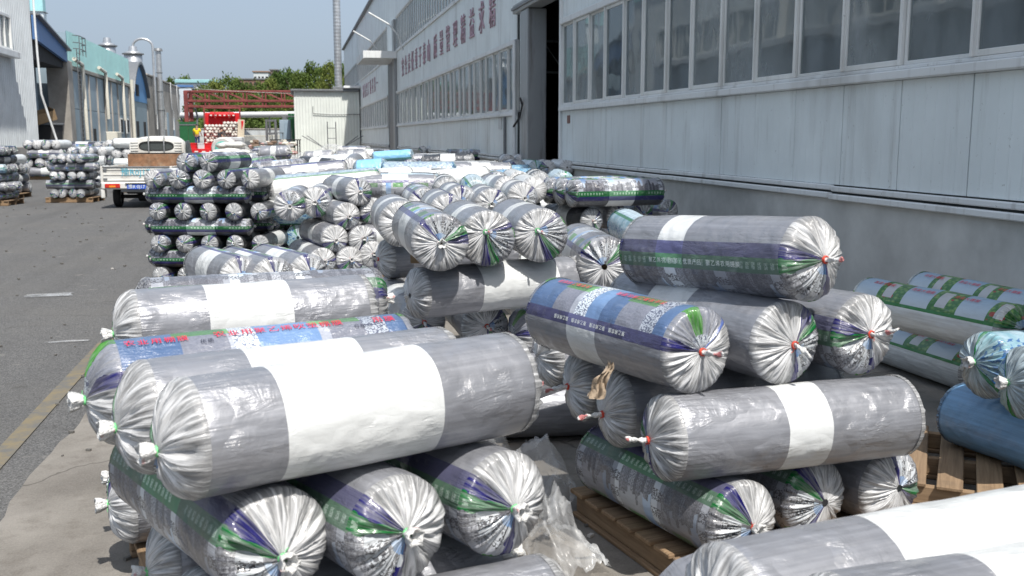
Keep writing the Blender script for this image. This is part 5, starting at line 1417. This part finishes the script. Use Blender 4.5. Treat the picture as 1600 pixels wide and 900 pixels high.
# right stack by the wall
gw = 'rolls beside the factory wall at right'
c1 = fr((1356, 468), (1585, 516), Z1, Z1, 'farm', .78, 'white roll with green bordered farm print, front one by the grey plinth', gw, q=2, R=.165, ends='--', seed=1, depth=.3)
c2 = fr((1440, 457), (1640, 500), Z1, Z1, 'farm', .78, 'white roll with green bordered farm print, rear one by the grey plinth', gw, q=2, R=.165, ends='--', seed=2, depth=.3)
c3 = fr((1335, 520), (1530, 582), Z0 - .14, Z0 - .14, 'farm', .80, 'lower white roll with farm print, half hidden under the upper pair', gw, q=2, R=.165, ends='--', seed=3, depth=.3)
fr((1440, 500), (1640, 556), Z0 - .14, Z0 - .14, 'farm', .2, 'second lower white roll under the farm-print pair', gw, q=1, R=.165, ends='--', seed=3, depth=.3)
ge = 'rolls at the right edge'
fr((1500, 645), (1760, 730), Z0, Z0, 'blue', .3, 'big dark blue wrapped roll lying on the grey pallet at the right edge', ge, ends='--', seed=1, depth=.25)
fr((1560, 600), (1800, 660), Z0, Z0, 'blue', .3, 'second blue wrapped roll behind the big blue one', ge, ends='--', seed=2, depth=.25)
fr((1538, 571), (1760, 558), Z1 + .02, Z1, 'aqua', .62, 'pale blue printed bag roll with green line and tied knot, rear of two', ge, ends='s-', seed=3, depth=(.34, .2))
fr((1592, 598), (1830, 600), Z1 + .02, Z1, 'aqua', .1, 'clear bagged roll with green tied knot, front of two at the right edge', ge, ends='s-', seed=0, depth=(.34, .2))
fr((1618, 462), (1850, 478), Z2 + .02, Z2, 'skyblue', .4, 'light blue roll end just entering at the right edge', ge, ends='--', seed=4, depth=.25)

# printed characters on the rolls nearest the camera
letter_on_roll(t3, R0, [('农业用聚乙烯吹塑棚膜', .04, .955, .042, False), ('农业用棚膜', -.38, .95, .038, False), ('用膜', .43, .95, .042, False)], S_(0), M_REDINK)
letter_on_roll(t3, R0, [('合格证', .34, .925, .022, False), ('优质', -.22, .925, .022, False)], S_(0), M_DARKINK, 'small_lettering')
letter_on_roll(p1, R0, [('农用聚乙烯棚膜', -.28, .962, .032, True), ('农业用聚乙烯吹塑膜', .20, .962, .032, True)], S_(0), M_REDINK)
letter_on_roll(p1, R0, [('聚乙烯农膜 聚乙烯农膜 聚乙烯农膜 聚乙烯农膜', 0, .79, .020, True)], S_(0), M_WHITEINK, 'small_lettering')
letter_on_roll(u1, R0, [('聚乙烯农用棚膜 优质产品 聚乙烯农用棚膜', 0, .27, .026, True)], S_(0), M_WHITEINK, 'small_lettering')
for c_ in (c1, c2): letter_on_roll(c_, .165, [('蔬菜大棚膜', -.40, .93, .036, False), ('蔬菜大棚膜', -.04, .93, .036, False), ('蔬菜大棚膜', .33, .93, .036, False)], S_(0), M_REDINK)
letter_on_roll(c3, .165, [('蔬菜大棚膜', .12, .95, .036, False), ('蔬菜大棚膜', .45, .95, .036, False)], S_(0), M_REDINK)

# ------------------------------------------------------------------ middle stack with pale pleated ends
gm = 'rolls in the middle stack'
Rm = .178
fc = [((688, 379), (650, 352)), ((762, 373), (722, 350)), ((846, 368), (800, 346))]
nm = ['left', 'middle', 'right']
for k, (a0, a1) in enumerate(fc):
    fr(a0, a1, 1.215, 1.215, 'greyn' if k != 0 else 'grey', (.74, .46, .52)[k], 'large pale pleated roll on top of the middle stack, %s of the front three' % nm[k], gm, R=Rm, q=2, ends='s-' if k == 0 else 'l-', seed=k * 4 + k, depth=(.16, .2), tie='g', off=(0, 0) if k == 0 else (-.16, -.22))
w1 = fr((652, 458), (890, 436), .865, .865, 'widewhite', .0, 'silver roll with very wide white label lying across under the pale pleated ends', gm, R=.165, q=2, ends='--', seed=2, depth=(.35, .2))
fr((900, 436), (1060, 424), .865, .865, 'plain', .0, 'crinkled silver roll continuing right of the wide white labelled roll', gm, R=.165, q=2, ends='--', seed=5, depth=(.2, .2))
fr((604, 404), (800, 392), .865, .865, 'plain', .0, 'grey roll with gathered left end behind the wide white labelled roll', gm, R=.165, q=2, ends='l-', seed=6, depth=(.42, .2), tie='r')
fr((640, 378), (860, 366), .865, .865, 'plain', .0, 'hidden cross roll at the back of the middle stack', gm, R=.165, q=1, ends='--', seed=6, depth=(.3, .2))
for k, (a0, a1) in enumerate((((660, 505), (610, 462)), ((758, 512), (710, 465)), ((868, 505), (810, 460)))):
    fr(a0, a1, .53, .53, 'grey', .3 + k * .2, 'puckered clear-wrapped roll end low in the middle stack, %s of three' % nm[k], gm, R=.17, q=2, ends='l-', seed=k + 2, depth=(.3, .2), tie='r')
for k in range(3):
    roll(W(-.75, 5.9 + k * .36, .178), W(.75, 6.1 + k * .36, .178), .175, 'plain', 0, 1, '%s ground roll beneath the middle stack' % ORD[k].capitalize(), gm, seed=k, ends='--')
o = MB().tube([(0, 0, 0), (.26, .1, 0)], [.042, .040], 14).build('cardboard_tube', M_CORE); o.location = at(642, 402, 1.06); o.rotation_euler = (0, 0, -YAW - .35); tag(o, 'brown cardboard core tube sticking out under the left pleated roll', 'tube')
# printed/grey roll half standing right of the middle stack
fr((948, 415), (905, 385), .98, .93, 'grey', .80, 'grey roll with navy line and town print leaning right of the pale pleated ends', gm, R=.20, q=2, ends='--', seed=9, depth=(.3, .2))
fr((962, 470), (900, 430), .60, .60, 'plain', .80, 'plain grey roll under the leaning printed roll', gm, R=.19, q=1, ends='--', seed=9, depth=(.3, .2))
fr((975, 352), (1010, 372), .98, .98, 'aqua', .5, 'pale blue crumpled wrapped roll in front of the concrete plinth', gm, R=.17, q=1, ends='s-', seed=9, depth=(.2, .2))
fr((985, 400), (1080, 405), .62, .62, 'aqua', .5, 'pale blue roll below the crumpled pale blue one', gm, R=.17, q=1, ends='--', seed=9, depth=(.2, .2))

fr((812, 520), (985, 505), .50, .50, 'town', .75, 'printed roll with red-tipped tail in the gap before the front right stack', gm, R=.17, q=2, ends='l-', seed=8, depth=(.36, .2), tie='r')
fr((820, 596), (985, 575), .36, .36, 'plain', .75, 'grey roll low in the gap left of the front right stack', gm, R=.17, q=2, ends='l-', seed=7, depth=(.36, .2), tie='r')
# rows behind
gk = 'rolls behind the middle stack'
rows = [((628, 350), (600, 326), .18, 'greyn', .5), ((700, 333), (672, 315), .17, 'greyn', .6), ((722, 316), (690, 300), .17, 'grey', .62), ((768, 322), (735, 304), .17, 'greyn', .55), ((816, 309), (785, 294), .17, 'grey', .5),
        ((655, 300), (632, 286), .16, 'grey', .6), ((664, 318), (640, 303), .17, 'grey', .75), ((745, 298), (718, 286), .17, 'greyn', .5), ((700, 296), (676, 284), .16, 'greyn', .5)]
for k, (a0, a1, r_, kd, st) in enumerate(rows):
    z_ = 1.19 if k < 5 else 1.17
    p0 = at(*a0, z_); dr_ = at(*a1, z_) - p0; dr_.normalize()
    roll(p0, p0 + dr_ * .95, r_, kd, S_(st), 1, 'grey pleated roll, %s counted in the rows behind the middle stack' % ORD[k], gk, ends='s-', depth=.18, seed=k)
# N: small diagonal group left of the middle stack
gn = 'diagonal rolls left of the middle stack'
NL = [((561, 300), 10.0), ((542, 338), 9.9), ((583, 330), 10.1), ((566, 374), 9.9), ((523, 373), 9.8), ((452, 321), 9.9), ((493, 316), 10.1), ((504, 409), 9.7), ((547, 407), 9.8), ((583, 398), 9.9)]
for k, ((u, v), D) in enumerate(NL):
    e = tan(PITCH + atan((v - 450) / FPX)); z = CAM_H - e * D
    p0 = at(u, v, z); dv = W(-.42, .9).normalized() if k not in (5, 6) else W(-.1, 1).normalized()
    roll(p0, p0 + dv * .95, .137 if k not in (5, 6) else .155, 'greyn', S_((.65, .35, .3, .45, .3, .72, .5, .4, .3, .5)[k]), 1, 'roll with dark pleated end, %s in the diagonal pile from the top' % ORD[k], gn, ends='s-', depth=.16, seed=k, tie='r')
for k, (u, v) in enumerate(((400, 430), (455, 425), (350, 428))):
    z = .78; p0 = at(u + 28, v + 6, z)
    roll(p0, p0 + W(-.55, .8).normalized() * .95, .17, 'grey', S_(.65), 1, 'bulging grey roll with slanting navy stripe, %s of three behind the second left stack' % nm[(1, 2, 0)[k]], gn, depth=.25, seed=k, ends='s-')
for k in range(4):      # what they lie on
    roll(W(-2.6, 9.0 + k * .3, .16), W(-1.1, 9.3 + k * .3, .16), .15, 'plain', 0, 0, '%s ground roll beneath the diagonal pile' % ORD[k].capitalize(), gn, seed=k, hidden=True)
for k in range(4):
    roll(W(-2.5 + .33 * k, 7.6, .17), W(-2.9 + .33 * k, 8.5, .17), .16, 'plain', 0, 0, '%s lowest roll beneath the bulging striped rolls' % ORD[k].capitalize(), gn, seed=k, hidden=True)
    roll(W(-2.6 + .33 * k, 7.7, .47), W(-3.0 + .33 * k, 8.6, .47), .15, 'plain', 0, 0, '%s middle roll beneath the bulging striped rolls' % ORD[k].capitalize(), gn, seed=k, hidden=True)
# K: small stack by the wall with dark printed rolls
gkk = 'dark printed rolls by the wall'
for k in range(3):
    o_ = W(-.13 * k, .33 * k, 0)
    roll(at(893, 302, 1.20) + o_, at(1028, 299, 1.20) + o_, .165, 'dark', S_(.66), 2 if k == 0 else 1, 'dark town-print roll with green strip on the small wall stack, %s of three' % ('front', 'middle', 'rear')[k], gkk, ends='-l', depth=(.34, .2), seed=3 + k, tie='r')
for k in range(4):
    z = .87; p0 = at(925 + k * 40, 345 - k * 5, z)
    roll(p0, p0 + W(-.45, .85).normalized() * .95, .155, 'dark' if k % 2 == 0 else 'grey', S_(.5 + k * .12), 1, 'roll end with pleats under the dark wall rolls, %s from left' % ORD[k], gkk, ends='s-', depth=.18, seed=k, tie='r')
for lay in range(2):
    for k in range(4):
        p0 = at(915, 330, 1.2); p0 = Vector((p0.x - .35, p0.y - .6, 0)) if False else W(1.15 + k * .33 * (lay % 2), 11.2 + (k * .36 if lay % 2 == 0 else 0), .18 + lay * .34)
        d_ = W(1.3, -.05) if lay == 0 else W(-.2, 1.0)
        roll(p0, p0 + d_, .165, 'grey', S_(.3), 0, '%s roll of the %s layer of the dark wall stack' % (ORD[k].capitalize(), ('lowest', 'second')[lay]), gkk, seed=k, hidden=True)

# ------------------------------------------------------------------ tall crossed pile at the road edge (thin rolls)
gp = 'thin rolls in the tall crossed pile'
Rp = .102; D0 = 11.7
pallet(W(-3.65, 12.0), -YAW + .1, 'wooden pallet beneath the tall crossed pile', L=1.3, Wd=1.2)
def cxu(u, D): return (u - 800) / 1573 * D
nlay = 8
for lay in range(nlay):
    z = .14 + Rp + lay * .188
    if lay in (1, 3, 5):        # lengthways: one sticks out left behind, the rest lie behind each other
        xs = [(-4.20, 0.0), (-4.36, .22), (-4.10, .44), (-4.02, .66), (-3.95, .88)]
        for k, (x, dd) in enumerate(xs):
            jx = random.uniform(-.03, .03)
            roll(W(x + jx, D0 + dd, z), W(x + jx + 1.12, D0 + dd - .02, z), Rp, 'dark', S_(.66 if k < 3 else .3), 1, 'thin dark roll lying sideways in the crossed pile, %s sideways layer up, %s from front' % (ORD[lay // 2], ORD[k]), gp, ends='ss', depth=.4, seed=lay * 5 + k)
    elif lay == 6:
        xs = [(-4.22, .0), (-3.93, .2), (-3.6, .1)]
        for k in range(5):
            p0 = W(-4.14 + .28 * k, D0 - .15, z)
            roll(p0, p0 + W(.06, 1).normalized() * 1.05, Rp * 1.08, 'dark' if k % 2 else 'greyn', S_(.5 + .13 * k), 1, 'thin roll end facing out near the top of the tall crossed pile, %s from left' % ORD[k], gp, ends='s-', depth=.2, seed=k)
    elif lay == 7:
        for k in range(2):
            p0 = W(-3.78 + .27 * k, D0 - .10, z)
            roll(p0, p0 + W(.12, 1).normalized() * 1.05, Rp * 1.08, 'dark', S_(.55 + .2 * k), 1, 'thin roll on the very top of the tall crossed pile, %s one' % ('left', 'right')[k], gp, ends='s-', depth=.2, seed=k)
    else:
        for k in range(5):
            p0 = W(-4.12 + .36 * k * .82, D0 - .14, z)
            roll(p0, p0 + W(.06, 1).normalized() * 1.05, Rp, 'dark', S_(.4 + .15 * k + lay * .1), 1, 'thin roll end facing out of the crossed pile, %s outward layer up, %s from left' % (ORD[lay // 2], ORD[k]), gp, ends='s-', depth=.2, seed=k + lay)

# ------------------------------------------------------------------ generic far stacks
SHORT = {'grey': 'labelled grey roll', 'greyn': 'narrow-labelled grey roll', 'plain': 'plain grey roll', 'dark': 'dark roll', 'white': 'white roll', 'farm': 'farm-print roll', 'aqua': 'pale blue roll', 'clear': 'milky roll', 'skyblue': 'sky-blue roll', 'blue': 'blue roll', 'widewhite': 'wide-labelled roll'}
def stack(cx, cd, rz, layers, nper, R, L, kinds, where, pal=True, q=0, z0=0.0, first=0, top=None, show=1):
    """crossed stack centred at view-frame cx, cd ; returns top height"""
    c = W(cx, cd); base = z0 + (.14 if pal else 0.0)
    if pal: pallet(c, rz, 'wooden pallet under %s' % where, L=min(1.3, L * 1.1), Wd=min(1.3, nper * R * 2.2))
    rnd = random.Random(int(cx * 100 + cd * 10))
    for lay in range(layers):
        z = base + R + lay * R * 1.94
        n = nper if lay < layers - 1 or top is None else top
        for k in range(n):
            off = (k - (nper - 1) / 2) * R * 2.07 + rnd.uniform(-.02, .02)
            ang = rz + (0 if (lay + first) % 2 == 0 else pi / 2) + rnd.uniform(-.09, .09)
            d = Vector((cos(ang), sin(ang), 0)); nrm = Vector((-sin(ang), cos(ang), 0))
            m = c + nrm * off + d * rnd.uniform(-.13, .13) + Vector((0, 0, z))
            kd = kinds[rnd.randrange(len(kinds))] if lay < layers - 1 else kinds[(k + int(cd)) % len(kinds)]
            roll(m - d * L / 2, m + d * L / 2, R, kd, S_(rnd.random()), q, '%s, %s in the %s layer of %s' % (SHORT[kd], ORD[k], ['lowest', 'second', 'third', 'fourth', 'fifth', 'sixth'][lay] if lay < layers - 1 else 'top', where), 'rolls of ' + where, ends='ss', depth=.28, seed=rnd.randrange(99), hidden=lay < layers - show)
# special rolls the eye finds between the middle stack and the far shed
gs = 'loose top rolls in the yard'
def sp(a0, a1, D, R, kind, start, label, q=1, z=None, **k):
    def zz(v, D): return CAM_H - tan(PITCH + atan((v - 450) / FPX)) * D
    D0_, D1_ = D if isinstance(D, tuple) else (D, D)
    roll(at(*a0, zz(a0[1], D0_)), at(*a1, zz(a1[1], D1_)), R, kind, S_(start), q, label, gs, **k)
sp((585, 247), (644, 243), (26, 26), .17, 'skyblue', .3, 'sky-blue wrapped roll lying sideways in front of the factory piers')
sp((662, 254), (738, 252), (20.5, 20.5), .165, 'dark', .3, 'dark grey roll with white label lying before the factory wall')
sp((560, 270), (603, 266), (16, 16), .2, 'skyblue', .3, 'sky-blue roll behind the topmost diagonal roll')
sp((600, 268), (708, 268), (15.5, 15.5), .155, 'white', .70, 'long white roll with green lettering border behind the pleated ends')
sp((745, 281), (830, 277), (16.8, 16.6), .155, 'skyblue', .8, 'sky-blue printed roll at the back next to the green bin, nearer one')
sp((752, 273), (826, 270), (18.3, 18.3), .155, 'skyblue', .8, 'sky-blue printed roll at the back next to the green bin, farther one')
sp((620, 290), (760, 278), (13.3, 13.9), .17, 'clear', .2, 'long milky roll lying across behind the grey pleated ends')
sp((425, 297), (590, 282), (12.2, 12.6), .17, 'white', .88, 'long fat white roll with blue line lying behind the diagonal pile')
sp((415, 278), (540, 266), (14.5, 14.8), .16, 'grey', .92, 'labelled grey roll lying behind the long white one')
sp((400, 268), (476, 262), (16.5, 16.8), .16, 'grey', .70, 'printed grey roll left of the white roll')
sp((470, 258), (520, 262), (18.5, 18.3), .17, 'dark', .1, 'short dark banded roll among the white rolls')
sp((408, 240), (452, 238), (24, 24), .17, 'greyn', .3, 'grey roll with white label on the far heap left of the cream shed')
sp((478, 247), (520, 245), (24, 24), .16, 'grey', .3, 'grey roll with white label before the cream shed, left one')
sp((528, 246), (572, 244), (24.5, 24.5), .16, 'greyn', .3, 'grey roll with white label before the cream shed, right one')
sp((500, 256), (575, 252), (20, 20), .17, 'clear', .3, 'milky clear roll before the cream shed')
sp((548, 262), (556, 254), (17, 18), .17, 'plain', .3, 'plain grey rounded roll end standing out in the far heap')
sp((380, 262), (430, 255), (18, 18), .16, 'greyn', .8, 'grey roll behind the tall crossed pile')
sp((640, 277), (590, 281), (14.3, 14.0), .16, 'clear', .8, 'milky roll right of the topmost diagonal roll')
EXTRA = 1
# supports: low stacks filling the yard out to the shed
mixk = ['clear', 'grey', 'greyn', 'plain', 'clear', 'grey', 'aqua', 'dark']
yard = [(-2.9, 12.9, .2, 4, 4, .16), (-1.5, 13.0, .1, 4, 4, .16), (-.3, 12.2, .15, 4, 4, .16), (.2, 14.2, .1, 4, 4, .16), (-1.4, 15.2, .2, 4, 4, .16), (-3.4, 15.6, .1, 4, 4, .16),
        (-4.6, 17.4, .15, 4, 4, .16), (-2.6, 17.9, .1, 4, 4, .16), (-.6, 17.3, .2, 4, 4, .165), (1.4, 17.2, .1, 3, 4, .16), (-5.6, 21, .1, 4, 4, .16), (-3.7, 20.8, .2, 4, 4, .16), (-1.6, 20.8, .1, 4, 4, .16), (.5, 20.6, .2, 4, 4, .16),
        (-6.4, 25, .1, 4, 4, .165), (-4.2, 25, .2, 4, 4, .165), (-1.9, 25.2, .1, 4, 4, .165), (.2, 24.6, .1, 4, 3, .165), (-7.4, 31, .1, 4, 4, .17), (-4.4, 31, .2, 4, 4, .17), (-1.4, 31, .1, 4, 4, .17), (-10.0, 41, .1, 4, 4, .17), (-6.4, 41, .1, 4, 4, .17), (-3.2, 42, .1, 4, 4, .17)]
places = ['behind the tall crossed pile', 'behind the diagonal pile', 'left of the milky roll', 'behind the grey pleated ends', 'under the long white rolls', 'beside the pale blue roll', 'near the white truck', 'under the dark banded roll', 'before the sky-blue roll',
          'before the dark wall roll', 'at row four left', 'at row four centre-left', 'at row four centre-right', 'at row four right', 'at row five left', 'at row five centre-left', 'at row five centre-right', 'by the factory piers',
          'at row six left', 'at row six centre', 'at row six right', 'nearest the white sacks', 'before the cream shed centre', 'before the cream shed right']
for (cx, cd, rz, la, np_, r_), pw in zip(yard, places):
    stack(cx, cd, -YAW + rz, la, np_ if la > 3 else 4, r_, 1.0, mixk, 'the stack ' + pw, pal=True, q=0, first=int(cd) % 2)
# stacks across the road on the left
stack(-14.3, 27.4, -YAW + .08, 6, 4, .125, 1.25, ['dark', 'dark', 'grey', 'dark', 'aqua', 'dark', 'greyn'], 'the near roadside stack', q=1, first=1, show=6)
stack(-12.6, 28.8, -YAW + .08, 5, 4, .125, 1.25, ['dark', 'grey', 'greyn', 'dark'], 'the roadside yellow-pallet stack', q=0, first=1, show=3)
stack(-15.6, 30.5, -YAW + .1, 4, 4, .15, 1.2, ['clear', 'grey', 'dark'], 'the left edge stack', q=0, show=2)
stack(-12.7, 34, -YAW + .1, 5, 4, .17, 1.3, ['white', 'clear', 'aqua'], 'the white stack beside the truck', q=0, show=3)
stack(-15.9, 38, -YAW + .1, 4, 4, .17, 1.3, ['clear', 'grey'], 'the milky roadside stack', q=0, show=1)
stack(-20.3, 44, -YAW + .1, 4, 4, .2, 1.4, ['clear', 'grey'], 'the far left roadside stack', q=0, show=2)
stack(-17.2, 45, -YAW + .1, 4, 4, .2, 1.4, ['grey', 'white'], 'the stack before the open shed', q=0, show=1)
stack(-25.2, 60, -YAW + .1, 3, 5, .24, 2.4, ['dark', 'clear', 'dark'], 'the dark-topped hall-side stack', q=0, show=1)
stack(-22.6, 58, -YAW + .1, 3, 5, .24, 2.2, ['dark', 'grey'], 'the stack left of the cab', q=0, first=1, show=1)
stack(-22.3, 50, -YAW + .1, 2, 5, .24, 2.2, ['white', 'clear'], 'the long white row left of the truck', q=0, first=0, show=1)
stack(-19.3, 52, -YAW + .1, 2, 4, .24, 2.0, ['clear', 'white'], 'the low row behind the truck', q=0, first=0, show=1)
join_hidden()

# ------------------------------------------------------------------ loose plastic, rubble
a = N('crumpled_clear_plastic'); p = a.obj()
n = a.noise(p, 6, 4, .6)
pb = a.pbsdf(col=a.mix(a.mr(n, .3, .7), (.55, .57, .59), (.80, .82, .83)), rough=.22, spec=.6, normal=a.bump(n, .5, .02))
tl = a.n('ShaderNodeBsdfTransparent'); m_ = a.n('ShaderNodeMixShader'); a.set(m_.inputs[0], a.mr(n, .3, .7, .90, .55)); a.set(m_.inputs[1], pb); a.set(m_.inputs[2], tl.outputs[0])
M_CRUMP = a.done(m_.outputs[0])
def crumple(name, q, sx, sy, h, seed, label, rz=0, n=44):
    mb = MB(); V = []
    for j in range(n + 1):
        for i in range(n + 1):
            x = (i / n - .5); y = (j / n - .5)
            p = Vector((x * 2.2 + seed, y * 2.2, seed * 1.7))
            d = (noise.noise_vector(p) * .22 + noise.noise_vector(p * 2.1) * .06) * (1.1 - 1.1 * max(abs(x), abs(y)))
            bell = math.exp(-(x * x + y * y) * 7)
            ridge = 1 - 2.4 * abs(noise.noise(p * 1.9 + Vector((7, 1, 0)))); rg2 = 1 - 2.4 * abs(noise.noise(p * 4.2))
            V.append(((x + d.x) * sx, (y + d.y) * sy, max(.006, h * (bell * .75 + .22 * ridge * (.25 + bell) + .08 * rg2) + .01)))
    mb.add(V, [(j * (n + 1) + i, j * (n + 1) + i + 1, (j + 1) * (n + 1) + i + 1, (j + 1) * (n + 1) + i) for j in range(n) for i in range(n)], None, 0, True)
    o = mb.build(name, M_CRUMP, None, q, (0, 0, rz)); return tag(o, label, 'plastic scrap')
crumple('loose_plastic_wrap', W(.20, 4.15, 0), .28, .45, .34, 2.3, 'crumpled translucent plastic bags heaped between the two front stacks', .3)
crumple('loose_plastic_wrap', W(.12, 4.8, 0), .42, .46, .36, 4.4, 'tall heap of loose clear plastic behind the three forward-facing roll ends', .8)
crumple('loose_plastic_wrap', W(-.25, 5.2, 0), .5, .5, .45, 8.2, 'tangle of clear plastic between the left stack and the middle stack', .2)
crumple('loose_plastic_wrap', at(105, 535, 0), .35, .05, .012, 7.7, 'small flat strip of grey plastic lying on the asphalt', .1, 12)
crumple('loose_plastic_wrap', at(75, 462, 0), .5, .25, .015, 1.9, 'thin dark scrap flat on the asphalt farther up the road', .1, 12)
crumple('loose_plastic_wrap', W(-15.2, 26.3), 2.4, .8, .30, 3.9, 'pale plastic sheet lying at the foot of the near roadside stack', .1, 30)
# torn brown paper hanging between the rolls
o = MB(); V = []
for j in range(13):
    for i in range(9):
        x = i / 8 - .5; z = j / 12
        V.append((x * .07 * (1.3 - z) + .01 * sin(z * 9), .015 * sin(x * 14 + z * 7), z * .16 + .012 * sin(i * 2.1)))
o.add(V, [(j * 9 + i, j * 9 + i + 1, (j + 1) * 9 + i + 1, (j + 1) * 9 + i) for j in range(12) for i in range(8)], None, 0, True)
o = o.build('torn_paper', simple('brown_paper', (.42, .33, .24), .85, bump=.5)); o.location = at(930, 622, .80); o.rotation_euler = (.2, .3, .2); tag(o, 'torn brown paper stuffed beneath the printed roll of the front right stack', 'paper')
rnd = random.Random(3); mb = MB()
for k in range(900):
    x = rnd.uniform(-8.5, 5.2); y = 2.5 + 26 * rnd.random() ** 1.6; s = rnd.uniform(.003, .013) * (1 + y * .05)
    if x < -1.6 and rnd.random() < .4: continue
    M = Matrix.Translation((x, y, s * .5)) @ Matrix.Rotation(rnd.random() * 6, 4, 'Z')
    mb.box(-s, s, -s * .6, s * .6, -s * .4, s * .4, 0 if rnd.random() < (.97 if x < -1.6 else .75) else 1, M)
tag(mb.build('grit', [simple('grey_grit', (.13, .125, .115), .9), simple('pale_grit', (.55, .53, .50), .9)]), 'scattered grit and paper crumbs on the yard', 'grit', kind='stuff')
for k, (u, v, z, sx, h) in enumerate(((610, 262, .95, .9, .35), (470, 252, 1.0, 1.2, .3), (560, 245, 1.1, 1.3, .35), (395, 250, .9, 1.0, .35), (520, 240, 1.2, 1.4, .35), (700, 272, .95, .9, .3), (340, 262, 1.15, .8, .3), (640, 452, .45, .45, .3))):
    crumple('loose_plastic_wrap', at(u, v, z), sx, sx * .7, h, 11.3 + k, 'crumpled pale plastic sheet on the yard rolls, %s counted at random heights' % ORD[k] if False else 'crumpled pale plastic sheet lying %s' % ('beside the topmost diagonal roll', 'on the long white roll', 'before the cream shed corner', 'behind the tall crossed pile', 'on the far heap left of the shed', 'near the sky-blue rolls by the wall', 'on the left shoulder of the crossed pile', 'between the second left stack and middle stack')[k], k * .7, 20)
